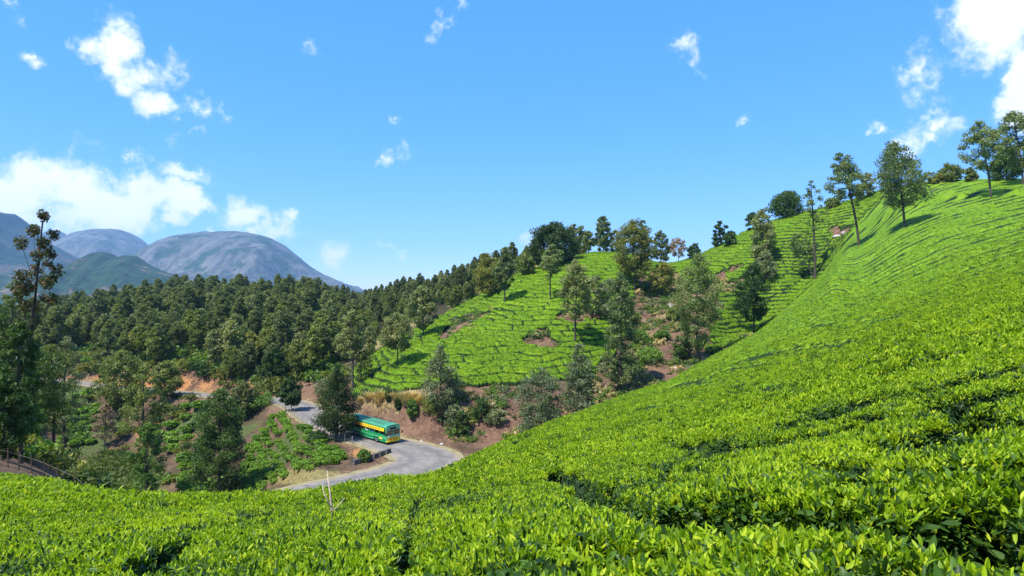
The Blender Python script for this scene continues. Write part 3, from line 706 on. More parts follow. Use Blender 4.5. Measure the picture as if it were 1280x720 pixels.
def build_tea_leaves(far_pts, far_top):
    young = [sprig('tea_shoot', 10 + i, 9, .054, .0145, (.5, 1.4), .05, M['tea_young']) for i in range(5)]
    old = [sprig('tea_leaf', 30 + i, 7, .066, .025, (-.3, .8), .055, M['tea_old']) for i in range(4)]
    yl = [sprig('tea_tuft', 50 + i, 11, .07, .022, (.3, 1.3), .085, M['tea_young'], 2) for i in range(3)]
    ol = [sprig('tea_dark_tuft', 60 + i, 9, .08, .034, (-.3, .8), .085, M['tea_old'], 2) for i in range(3)]
    protos = young + old + yl + ol
    # random spots, even per view area
    n = 640000
    px = rng.uniform(-140, 1420, n); u = rng.random(n)
    y = np.exp(math.log(1.25) + u * (math.log(135) - math.log(1.25)))
    keep = rng.random(n) < np.clip(y / 5, .36, 1) * np.clip(60 / y, .45, 1)
    px = px[keep]; y = y[keep]
    m2 = 110000; p2 = np.concatenate([rng.uniform(-1000, -140, m2 // 3), rng.uniform(1420, 2600, m2 - m2 // 3)]); y2 = np.exp(rng.uniform(math.log(1.0), math.log(16), m2))
    px = np.concatenate([px, p2]); y = np.concatenate([y, y2]); x = (px - 640) / F * y
    v = station(x, y); k = v < np.where(px > 1040, near_end(px) - .1, 5.03); x, y, px = x[k], y[k], px[k]
    gap = near_gap(x, y); z = near_top(x, y, gap)
    dist = np.hypot(x, y)
    # thin what the far clutter hides
    sc = np.clip(dist / 12.0, 1.0, 1.75) * rng.uniform(.7, 1.3, len(x))
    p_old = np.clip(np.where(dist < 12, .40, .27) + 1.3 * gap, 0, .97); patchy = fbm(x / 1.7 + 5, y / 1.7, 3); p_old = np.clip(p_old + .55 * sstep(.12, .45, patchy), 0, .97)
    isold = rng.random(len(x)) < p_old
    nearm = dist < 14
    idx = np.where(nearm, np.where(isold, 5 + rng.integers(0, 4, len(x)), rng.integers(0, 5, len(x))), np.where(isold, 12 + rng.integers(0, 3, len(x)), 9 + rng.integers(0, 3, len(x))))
    gk = ~((gap > .25) & (dist > 11)); x, y, z, gap, dist, sc, isold, idx = [a[gk] for a in (x, y, z, gap, dist, sc, isold, idx)]
    z = z + np.where(isold, -.025 + .05 * rng.random(len(x)), .005 + .03 * rng.random(len(x))) * np.minimum(sc, 1.6)
    rot = np.stack([rng.normal(0, .28, len(x)), rng.normal(0, .28, len(x)), rng.uniform(0, 6.283, len(x))], 1)
    # second layer: old leaves lining the lanes
    pts = np.stack([x, y, z], 1)
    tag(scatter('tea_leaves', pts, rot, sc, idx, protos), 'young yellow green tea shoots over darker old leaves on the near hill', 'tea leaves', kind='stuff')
    n = len(far_pts); isold = rng.random(n) < np.clip(.25 + (1 - far_top) * .9, 0, .95)
    tag(scatter('tea_tufts', far_pts + np.array([0, 0, .03]), np.stack([rng.normal(0, .25, n), rng.normal(0, .25, n), rng.uniform(0, 6.283, n)], 1), rng.uniform(1.5, 2.6, n), np.where(isold, 3 + rng.integers(0, 3, n), rng.integers(0, 3, n)), yl + ol),
        'fine leafy shoots on top of the tea hedges of the middle hill', 'tea leaves', kind='stuff')
fp, ft = build_tea_far()
build_tea_near()
build_tea_leaves(fp, ft)
# ------------------------------------------------------------------ trees
def rand_dirs(n):
    v = rng.normal(size=(n, 3)); return v / np.linalg.norm(v, axis=1)[:, None]
def leaf_cloud(name, centers, radii, n_per, size, rv, flat=.75, up=.25, aspect=.58):
    """leaf blades spread through clumps: centers (k,3), radii (k,), leaves per clump"""
    k = len(centers); n_per = np.broadcast_to(n_per, (k,)).astype(int); own = np.repeat(np.arange(k), n_per); n = len(own)
    d = rand_dirs(n); r = rng.random(n) ** .45
    c = centers[own] + d * (radii[own] * r)[:, None] * np.array([1, 1, flat])
    a = rand_dirs(n); nn = d * .6 + rand_dirs(n) * .8 + np.array([0, 0, up]); nn /= np.linalg.norm(nn, axis=1)[:, None]
    a = a - (a * nn).sum(1)[:, None] * nn; a /= np.maximum(np.linalg.norm(a, axis=1), 1e-6)[:, None]
    b = np.cross(nn, a); L = size * rng.uniform(.6, 1.3, n); W = L * aspect
    v = np.stack([c - a * L[:, None] * .5, c + b * W[:, None] * .5 + nn * (L * .08)[:, None], c + a * L[:, None] * .5, c - b * W[:, None] * .5 + nn * (L * .08)[:, None]], 1).reshape(-1, 3)
    q = np.arange(n * 4).reshape(-1, 4); rnd = np.clip(.55 * rv[own] + .45 * rng.random(n), 0, 1)
    return mesh_np(name, v, q, attrs={'rnd': np.repeat(rnd, 4)})
def tube_np(pts, rad, n=6):
    pts = np.asarray(pts, float); rad = np.asarray(rad, float); k = len(pts)
    d = np.gradient(pts, axis=0); d /= np.maximum(np.linalg.norm(d, axis=1), 1e-6)[:, None]
    ref = np.where(np.abs(d[:, 2:3]) < .9, np.array([[0, 0, 1.0]]), np.array([[1.0, 0, 0]])); u = np.cross(d, ref); u /= np.linalg.norm(u, axis=1)[:, None]; w = np.cross(d, u)
    a = np.arange(n) * 2 * math.pi / n
    v = (pts[:, None] + rad[:, None, None] * (np.cos(a)[None, :, None] * u[:, None] + np.sin(a)[None, :, None] * w[:, None])).reshape(-1, 3)
    i = np.arange(k - 1)[:, None] * n; j = np.arange(n)[None, :]; jn = (j + 1) % n
    return v, np.stack([i + j, i + jn, i + jn + n, i + j + n], -1).reshape(-1, 4)
SHAPES = {  # crown radius (share of full) against height (share of the tree)
 'oval': [(.0, .0), (.1, .55), (.35, 1.0), (.6, .95), (.82, .62), (1.0, .12)],
 'egg': [(.0, .25), (.15, .8), (.35, 1.0), (.6, .8), (.82, .45), (1.0, .08)],
 'cone': [(.0, .45), (.08, .85), (.25, 1.0), (.5, .78), (.75, .45), (1.0, .04)],
 'round': [(.0, .35), (.12, .8), (.35, 1.0), (.62, .95), (.85, .62), (1.0, .15)],
 'top': [(.0, .12), (.3, .45), (.55, .85), (.78, 1.0), (.92, .7), (1.0, .2)],
 'column': [(.0, .5), (.1, .8), (.3, .9), (.55, 1.0), (.8, .75), (1.0, .15)],
 'tiers': [(.0, .6), (.12, 1.0), (.28, .75), (.42, .95), (.58, .6), (.72, .75), (.88, .4), (1.0, .1)],
}
def tree_meshes(H, W, cb, shape='oval', lean=(0, 0), leaf=.4, n_leaf=3000, limbs=34, clump=.2, trunk=None, stems=1, seed=0, inner=.5, wob=.03, upsweep=.18, flat=.75):
    """H height, W crown width, cb height where the crown starts (share); returns trunk mesh, crown mesh"""
    global rng
    rng = np.random.default_rng(1000 + seed)
    pf = np.array(SHAPES[shape]); r0 = trunk or max(.05, H * .012); V, Q, nv = [], [], 0
    cen, rad = [], []
    for s in range(stems):
        off = np.array([0, 0.]) if stems == 1 else (rng.normal(0, .05 * H, 2))
        hh = H * (1 if s == 0 else rng.uniform(.8, .96))
        ph = rng.uniform(0, 6, 4)
        def axis(t, off=off, hh=hh, ph=ph):
            t = np.asarray(t, float)
            x = lean[0] * H * t ** 1.4 + off[0] * t + wob * H * np.sin(t * 4 + ph[0]) * t * .6; y = lean[1] * H * t ** 1.4 + off[1] * t + wob * H * np.sin(t * 3.3 + ph[1]) * t * .6
            return np.stack([x, y, hh * t], -1)
        tt = np.linspace(0, .96, 12); v, q = tube_np(np.concatenate([[[0, 0, -.4 - .02 * H]], axis(tt)]), np.concatenate([[r0 * 1.35], r0 * (1 - tt) ** .75 + .012 * H * .12 + .01]), 7)
        V.append(v); Q.append(q + nv); nv += len(v)
        nl = max(3, limbs // stems)
        for i in range(nl):
            u = (i + rng.random()) / nl; u = u ** .85; t = cb + (1 - cb) * u
            reach = np.interp(u, pf[:, 0], pf[:, 1]) * W / 2 * rng.uniform(.62, 1.08) / (1 if stems == 1 else 1.25)
            a = i * 2.39996 + rng.uniform(-.5, .5); st = axis(max(t - upsweep * rng.uniform(.5, 1.1) * (.35 + reach / H), .03 + cb * .55))
            en = axis(min(t, .985)) + np.array([math.cos(a) * reach, math.sin(a) * reach, rng.uniform(-.02, .02) * H])
            md = st * .5 + en * .5 + np.array([0, 0, -.012 * H])
            tl = np.linspace(0, 1, 5)[:, None]; pts = (1 - tl) ** 2 * st + 2 * tl * (1 - tl) * md + tl ** 2 * en
            rr = r0 * .34 * (1 - u * .6)
            v, q = tube_np(pts, np.linspace(rr, rr * .3, 5) + .006, 4); V.append(v); Q.append(q + nv); nv += len(v)
            cr = clump * W * rng.uniform(.6, 1.15) * (.55 + .45 * np.interp(u, pf[:, 0], pf[:, 1]))
            cen.append(en); rad.append(cr)
            if reach > .3 * W / 2 and rng.random() < inner * 1.6: cen.append(pts[3] + rng.normal(0, cr * .35, 3)); rad.append(cr * .8)
            if rng.random() < inner: cen.append(pts[2] + rng.normal(0, cr * .45, 3)); rad.append(cr * .7)
        cen.append(axis(.985)); rad.append(clump * W * .45)
    cen = np.array(cen); rad = np.array(rad); rv = rng.random(len(cen))
    w = rad ** 2; n_per = np.maximum(6, n_leaf * w / w.sum())
    crown = leaf_cloud('crown', cen, rad, n_per, leaf, rv, flat=flat)
    return mesh_np('trunk', np.concatenate(V), np.concatenate(Q), smooth=True), crown
def plant_tree(name, base, meshes, leafm, barkm, label, cat='tree', group=None, rz=0.0, scale=1.0):
    t = empty(name, base, rz); t.scale = (scale,) * 3; tag(t, label, cat, group)
    tm, cm = meshes
    link('trunk', tm, M[barkm], t); link('crown', cm, M[leafm], t)
    return t
_seed = [0]
def photo_tree(name, label, px, pb, pt, wpx, cb, shape='oval', leafm='leaf_oak', ymin=20, lean=0.0, n=3000, limbs=34, clump=.2, Y=None, group=None, barkm='bark', cat='tree', trunk=None, **kw):
    """a tree whose foot, top and crown width were read off the photograph"""
    _seed[0] += 1
    if Y is None: b = at(px, pb, ymin)
    else: b = Vector(((px - 640) / F * Y, Y, float(ground((px - 640) / F * Y, Y))))
    top = (360 - pt) * b.y / F; H = max(top - b.z, .8); W = wpx * b.y / F
    leaf = kw.pop('leaf', np.clip(b.y * .0034, .16, .8)); n = int(n * 2.3)
    ms = tree_meshes(H, W, cb, shape, lean=(lean, 0), leaf=leaf, n_leaf=n, limbs=limbs, clump=clump, seed=_seed[0], trunk=trunk, **kw)
    return plant_tree(name, b, ms, leafm, barkm, label, cat, group)

def build_named_trees():
    T = photo_tree
    # on the big hill
    T('tree', 'tree with a full loose crown standing lowest on the edge of the big tea hill', 872, 451, 320, 58, .13, 'oval', 'leaf_oak', 60, n=5200, limbs=52, clump=.2)
    T('tree', 'dark egg shaped tree on a straight trunk by the edge of the big tea hill', 942, 418, 330, 44, .2, 'egg', 'leaf_dark', 80, n=3600, limbs=40, clump=.2)
    T('thin_tree', 'sparse thin tree with a tall bare leader beside the bent leafy stem', 1019, 350, 226, 22, .55, 'oval', 'leaf_oak', 100, lean=-.04, n=420, limbs=16, clump=.24, inner=.2, wob=.015)
    T('bent_tree', 'bent leafy stem leaning away from the thin tall leader', 1016, 350, 292, 26, .45, 'round', 'leaf_oak', 100, lean=-.36, n=600, limbs=18, clump=.22)
    T('tree', 'tall slender tree with a long bare trunk and a small leaning crown', 1074, 312, 191, 42, .5, 'egg', 'leaf_oak', 70, lean=-.20, n=2300, limbs=30, clump=.2, wob=.012)
    T('tree', 'dense full crowned tree with its dark shadow on the big tea hill', 1131, 290, 178, 60, .30, 'egg', 'leaf_oak', 60, lean=-.13, n=4600, limbs=46, clump=.21, wob=.012)
    T('tree', 'slim tree with a leaning trunk just below the crest of the big tea hill', 1239, 252, 153, 42, .38, 'oval', 'leaf_oak', 60, lean=-.17, n=2400, limbs=30, clump=.2, wob=.012)
    T('tree', 'tall tree on the crest beside a dark round bush', 1279, 236, 140, 48, .3, 'oval', 'leaf_oak', 60, lean=-.13, n=3200, limbs=36, clump=.2, wob=.012)
    T('shrub', 'dark round bush under the tall tree on the crest', 1258, 230, 186, 34, .1, 'round', 'leaf_dark', 100, n=2600, limbs=34, clump=.25, cat='shrub')
    T('small_tree', 'small round tree peeping over the crest between two slim trees', 1188, 231, 207, 26, .12, 'round', 'leaf_forest', 135, n=1300, limbs=22, clump=.24)
    T('small_tree', 'tiny cone shaped tree on the crest beside the leaning slim tree', 1213, 231, 210, 16, .1, 'egg', 'leaf_forest', 130, n=800, limbs=16, clump=.26)
    T('shrub', 'pale feathery shrub on the crest beyond the full crowned tree', 1160, 234, 216, 18, .1, 'round', 'leaf_grey', 140, n=500, limbs=16, clump=.22, cat='shrub')
    T('shrub', 'low brownish shrub on the crest next to the small round tree', 1174, 233, 218, 16, .1, 'round', 'leaf_forest_warm', 140, n=600, limbs=16, clump=.24, cat='shrub')
    T('small_tree', 'small bushy tree on the skyline between the slender and the full crowned tree', 1084, 250, 217, 20, .15, 'round', 'leaf_grey', 150, n=900, limbs=20, clump=.24)
    T('shrub', 'low dome of a shrub on the skyline just below the round dark tree', 1041, 262, 248, 16, .1, 'round', 'leaf_forest', 160, n=600, limbs=16, clump=.26, cat='shrub')
    T('round_tree', 'round dark tree on the skyline beside the thin bare leader tree', 983, 274, 241, 38, .12, 'round', 'leaf_dark', 165, n=2600, limbs=36, clump=.22)
    T('bushy_tree', 'pale bushy tree breaking the skyline left of the round dark tree', 953, 330, 262, 34, .1, 'tiers', 'leaf_oak_pale', 140, n=2400, limbs=36, clump=.2)
    T('shrub', 'dark clump of leaves at the shoulder of the pale bushy tree on the skyline', 941, 290, 266, 16, .1, 'round', 'leaf_dark', 165, n=900, limbs=18, clump=.26, cat='shrub')
    T('open_tree', 'open dark tree with two lobes on the skyline by the saddle', 900, 310, 277, 22, .1, 'tiers', 'leaf_dark', 170, lean=.02, n=900, limbs=18, clump=.19)
    T('small_tree', 'little dark tree touching the open two lobed tree on the skyline', 913, 309, 289, 15, .1, 'round', 'leaf_dark', 170, n=800, limbs=18, clump=.26)
    T('small_tree', 'small oval tree standing alone in the saddle', 868, 326, 305, 14, .1, 'egg', 'leaf_dark', 165, n=900, limbs=18, clump=.26)
    T('bare_tree', 'pale leafless looking tree in the saddle between two green ones', 848, 330, 298, 23, .35, 'round', 'leaf_bare', 165, n=420, limbs=26, clump=.16, barkm='bark_pale')
    T('open_tree', 'open airy tree on the skyline of the saddle beside the pale leafless one', 826, 334, 289, 24, .15, 'tiers', 'leaf_forest_blue', 180, n=1100, limbs=24, clump=.19)
    # on the middle hill
    T('broad_tree', 'tall dense yellowish tree at the top of the gully', 793, 362, 277, 44, .2, 'round', 'leaf_yellow', 120, n=4200, limbs=44, clump=.2)
    T('narrow_tree', 'dark narrow tree on the skyline behind the yellowish tree', 803, 320, 276, 16, .1, 'column', 'leaf_forest_blue', 180, n=900, limbs=20, clump=.25)
    T('narrow_tree', 'tall narrow dark tree on the rounded top of the middle hill', 754, 319, 271, 18, .1, 'column', 'leaf_oak', 178, n=1700, limbs=30, clump=.25)
    T('open_tree', 'airy grey green tree on the hilltop right of the tall narrow one', 770, 321, 288, 22, .12, 'round', 'leaf_grey', 180, n=800, limbs=22, clump=.2)
    T('slim_tree', 'slim tree on the hilltop between the huge round tree and the narrow one', 735, 321, 289, 20, .2, 'oval', 'leaf_oak', 180, n=1100, limbs=24, clump=.2)
    T('open_tree', 'pale open tree rising behind the huge round tree', 718, 324, 281, 24, .25, 'top', 'leaf_grey', 185, n=1200, limbs=24, clump=.2)
    T('broad_tree', 'huge round dark tree on the shoulder of the middle hill', 692, 337, 279, 55, .06, 'round', 'leaf_cypress', 165, n=6500, limbs=80, clump=.17)
    T('slim_tree', 'thin trunked tree in front of the huge round tree', 688, 379, 306, 28, .45, 'oval', 'leaf_oak', 110, n=1700, limbs=26, clump=.2)
    T('tree', 'pale oval tree with a bare dark trunk in the middle of the tea slope', 719, 432, 327, 42, .33, 'oval', 'leaf_oak_pale', 96, n=3600, limbs=42, clump=.2)
    T('slim_tree', 'tall slim tree at the upper edge of the tea beside the forest', 631, 382, 309, 26, .33, 'egg', 'leaf_oak', 110, n=2000, limbs=30, clump=.2)
    T('tree', 'stout bushy tree at the edge of tea and forest beside the tall slim tree', 610, 374, 318, 34, .1, 'round', 'leaf_forest_warm', 130, n=2600, limbs=36, clump=.22)
    T('small_tree', 'small dark tree at the top left border of the tea', 657, 347, 318, 22, .1, 'oval', 'leaf_forest', 150, n=1500, limbs=26, clump=.22)
    T('tree', 'tree with an upright leafy crown just left of the bare slip of earth', 529, 424, 358, 34, .2, 'oval', 'leaf_oak_pale', 105, n=2700, limbs=36, clump=.2)
    T('round_tree', 'round crowned tree on a clean thin trunk low on the tea slope', 497, 462, 392, 38, .37, 'round', 'leaf_oak_pale', 98, n=2700, limbs=36, clump=.2, wob=.01)
    T('slim_tree', 'pale slim tree with a long pole like trunk beside the road bank', 441, 492, 387, 32, .45, 'tiers', 'leaf_oak_pale', 90, n=2300, limbs=32, clump=.2)
    T('tree', 'tall dark tree leafy to the ground at the foot of the gully', 775, 492, 342, 46, .08, 'tiers', 'leaf_oak', 80, n=5200, limbs=60, clump=.19)
    T('bushy_tree', 'grey green bushy tree behind the edge of the near hill', 722, 520, 431, 46, .08, 'egg', 'leaf_grey', 70, n=3400, limbs=44, clump=.2, Y=88)
    T('shrub', 'wide low grey green bush beside the taller bushy tree at the hill edge', 676, 530, 461, 60, .06, 'round', 'leaf_grey', 60, n=3200, limbs=46, clump=.2, Y=86, cat='shrub')
    T('feathery_tree', 'feathery grey tree growing on top of the road bank', 551, 512, 433, 50, .06, 'cone', 'leaf_grey', 88, n=3000, limbs=44, clump=.19)
    T('bushy_tree', 'scrubby tree in the middle of the earthy gully', 829, 372, 328, 30, .2, 'round', 'leaf_forest_warm', 120, n=1500, limbs=26, clump=.2)
    T('shrub', 'sprawling grey shrub at the left rim of the gully above the tea', 762, 402, 350, 40, .1, 'round', 'leaf_grey', 110, n=1500, limbs=30, clump=.18, cat='shrub')
    T('shrub', 'grey shrub behind the pale oval tree on the tea slope', 745, 400, 345, 26, .1, 'oval', 'leaf_grey', 115, n=1100, limbs=24, clump=.2, cat='shrub')
    T('shrub', 'pale shrub under the pale bushy tree by the tea of the far face', 958, 352, 316, 26, .08, 'round', 'leaf_grey', 150, n=1000, limbs=24, clump=.2, cat='shrub')
    T('shrub', 'low dark shrub at the foot of the tree lowest on the hill edge', 852, 448, 420, 24, .05, 'round', 'leaf_dark', 108, n=900, limbs=20, clump=.22, cat='shrub')
    # along the road
    c = T('cypress_tree', 'dense dark conifer with several trunks beside the road', 421, 549, 454, 62, .12, 'cone', 'leaf_cypress', 60, n=8000, limbs=90, clump=.15, leaf=.24, stems=3, trunk=.2, upsweep=.4)
    T('small_tree', 'small dark bushy tree at the road edge where the road turns away', 364, 514, 471, 26, .18, 'egg', 'leaf_dark', 85, n=3000, limbs=40, clump=.2)
    T('round_tree', 'grey round bush tree standing over the far road', 304, 522, 478, 32, .1, 'round', 'leaf_forest_blue', 95, n=2600, limbs=36, clump=.2)
    # in the valley
    T('valley_tree', 'big dark leafy tree in the valley by the wire fence', 274, 622, 486, 68, .08, 'tiers', 'leaf_dark', 60, n=7500, limbs=70, clump=.17)
    T('valley_tree', 'tree with a high tuft of leaves and a leafy lower trunk in the valley', 182, 620, 459, 44, .5, 'round', 'leaf_forest', 60, n=2600, limbs=34, clump=.2, Y=90)
    T('shrub', 'leafy upright shrub wrapped round the foot of the tufted valley tree', 184, 622, 530, 34, .05, 'column', 'leaf_fresh', 60, n=2400, limbs=36, clump=.22, Y=88, cat='shrub')
    T('valley_tree', 'dark spreading tree shading the slope below the far road', 152, 512, 440, 48, .1, 'round', 'leaf_forest', 100, n=3800, limbs=46, clump=.2)
    T('valley_tree', 'slim tree on a thin pole trunk standing beside the far road', 133, 505, 412, 30, .3, 'oval', 'leaf_forest_blue', 100, n=2100, limbs=30, clump=.2)
    T('small_tree', 'pale thin leaved small tree on the valley slope', 131, 560, 505, 26, .2, 'round', 'leaf_bare', 95, n=700, limbs=22, clump=.2)
    T('valley_tree', 'bushy tree over the orange road cutting', 207, 500, 452, 34, .12, 'round', 'leaf_forest', 100, n=2500, limbs=34, clump=.21)
    T('leaning_tree', 'leaning ragged tree with reddish leaf clusters high against the mountains', 18, 600, 266, 46, .55, 'oval', 'leaf_red', 26, lean=.15, n=1500, limbs=20, clump=.22, Y=38, inner=.2, leaf=.2, trunk=.09, flat=1.1, upsweep=.5)
    T('tall_tree', 'dark leafy tree in front of the foot of the leaning ragged tree', 26, 600, 402, 50, .2, 'oval', 'leaf_dark', 26, n=3600, limbs=44, clump=.2, Y=33)
    T('valley_tree', 'dark bushy tree low on the slope under the leaning ragged tree', 4, 600, 470, 50, .08, 'round', 'leaf_dark', 26, n=3000, limbs=40, clump=.22, Y=31)
    T('slim_tree', 'pale topped slim tree beside the leaning ragged tree', 14, 600, 350, 46, .2, 'tiers', 'leaf_oak', 26, n=3600, limbs=30, clump=.2, Y=44)
    T('tall_tree', 'tall dark column of a tree at the very left edge above the footpath', -6, 600, 380, 62, .1, 'column', 'leaf_dark', 26, n=5000, limbs=54, clump=.2, Y=40)
    T('valley_tree', 'bushy pale green tree on the near slope by the fence', 26, 580, 492, 46, .06, 'egg', 'leaf_fresh', 26, n=2600, limbs=36, clump=.2, Y=42)
    T('valley_tree', 'dark bare trunked tree on the shaded near slope', 45, 580, 436, 60, .36, 'round', 'leaf_dark', 26, n=3400, limbs=36, clump=.2, Y=47)
    T('slim_tree', 'thin dark tree on the shaded slope between trunk and fence', 66, 566, 430, 48, .32, 'oval', 'leaf_forest', 30, n=2800, limbs=30, clump=.2, Y=55)
    T('slim_tree', 'greyish slim tree highest up the shaded near slope', 82, 560, 424, 40, .3, 'oval', 'leaf_grey', 30, n=1700, limbs=28, clump=.2, Y=62)
build_named_trees()

FOREST_KINDS = []
def build_forest():
    global rng
    kinds = [('leaf_forest', 12, 5.6, .25, 'oval'), ('leaf_forest_warm', 11, 5.0, .2, 'round'), ('leaf_forest', 13.5, 4.8, .3, 'egg'), ('leaf_forest_blue', 12.5, 5.4, .25, 'round'), ('leaf_forest_blue', 16.5, 4.0, .4, 'column'),
             ('leaf_forest', 9.5, 5.6, .15, 'round'), ('leaf_oak_pale', 12.5, 5.2, .35, 'tiers'), ('leaf_dark', 11, 5.4, .2, 'egg')]
    for i, (lm, H, W, cb, sh) in enumerate(kinds):
        FOREST_KINDS.append((lm, tree_meshes(H, W, cb, sh, leaf=.62, n_leaf=3000, limbs=38, clump=.23, seed=300 + i, trunk=.14)))
    rng = np.random.default_rng(55)
    s = 3.9; gx = np.arange(-330, 120, s); gy = np.arange(112, 372, s)
    X, Y = np.meshgrid(gx, gy, indexing='ij'); X = (X + rng.uniform(-.48, .48, X.shape) * s).ravel(); Y = (Y + rng.uniform(-.48, .48, Y.shape) * s).ravel()
    v = station(X, Y); Z = ground(X, Y); px, py = projected(X, Y, Z)
    rd = road_dist(X, Y)
    k = (v > np.where(px < 345, 9.3, 9.75)) & (v < 12.45) & (px > -190) & (px < 735) & (rd > 2.6) & ~mid_tea(X, Y, Z)
    k &= ~((px > 432) & (v < 11.03)) & ~((px > 640) & (v < 11.15)) & ~slip_mask(px, py)
    k &= ~((px > 330) & (px < 440) & (py > 468) & (Y < 126))
    k &= ~((v < 10.1) & (((px > 78) & (px < 132)) | ((px > 212) & (px < 262))))
    k &= ~((np.abs(py - 428 + (px - 480) * .52) < 7) & (px > 440) & (px < 560))
    X, Y, Z, px, py = X[k], Y[k], Z[k], px[k], py[k]
    # hide-and-seek: of what stands deep in the wood little shows
    order = np.argsort(Y); X, Y, Z, px, py = X[order], Y[order], Z[order], px[order], py[order]
    kind = np.clip((rng.random(len(X)) * .7 + .5 * (fbm(X / 40, Y / 40, 2) + .5)) * len(kinds), 0, len(kinds) - 1).astype(int)
    sc = rng.uniform(.48, .92, len(X)) * (1 + .12 * fbm(X / 30 + 8, Y / 30, 2)); rz = rng.uniform(0, 6.28, len(X)); sc *= 1 - .36 * sstep(390, 450, px)
    inview = (px > -20) & (px < 735)
    names = ['forest_tree']
    done = 0; rest = []
    for i in range(len(X)):
        if inview[i] and done < 300:
            lm, ms = FOREST_KINDS[kind[i]]; done += 1
            if px[i] < 120: lab, g = 'forest tree above the far road, at the low end of the wood', 'forest trees at the low end of the wood'
            elif px[i] < 250: lab, g = 'forest tree in the front rows above the orange road cutting', 'forest trees above the orange cutting'
            elif px[i] < 345: lab, g = 'forest tree in the front rows of the wood behind the big valley tree', 'forest trees behind the big valley tree'
            elif px[i] < 440: lab, g = 'forest tree in the front rows behind the dark roadside conifer', 'forest trees behind the roadside conifer'
            else: lab, g = 'forest tree along the upper border of the middle tea slope', 'forest trees bordering the middle tea slope'
            plant_tree('forest_tree', (X[i], Y[i], Z[i] - .2), ms, lm, 'bark', lab, 'tree', g, rz[i], sc[i])
        else: rest.append(i)
    rest = np.array(rest)
    joined = []
    for lm, (tm, cm) in FOREST_KINDS:      # trunk and crown as one source shape
        bm = bmesh.new(); bm.from_mesh(tm); nt = len(bm.faces); bm.from_mesh(cm); me = bpy.data.meshes.new('wood_tree'); bm.to_mesh(me); bm.free()
        mi = np.ones(len(me.polygons), np.int32); mi[:nt] = 0; me.polygons.foreach_set('material_index', mi); me.materials.append(M['bark']); me.materials.append(M[lm]); joined.append(me)
    n = len(rest)
    tag(scatter('forest', np.stack([X, Y, Z - .2], 1)[rest], np.stack([np.zeros(n), np.zeros(n), rz[rest]], 1), sc[rest], kind[rest], joined), 'dense green wood covering the ridge below the mountains', 'forest', kind='stuff')
    print('forest', len(X), 'stuff', n)
build_forest()
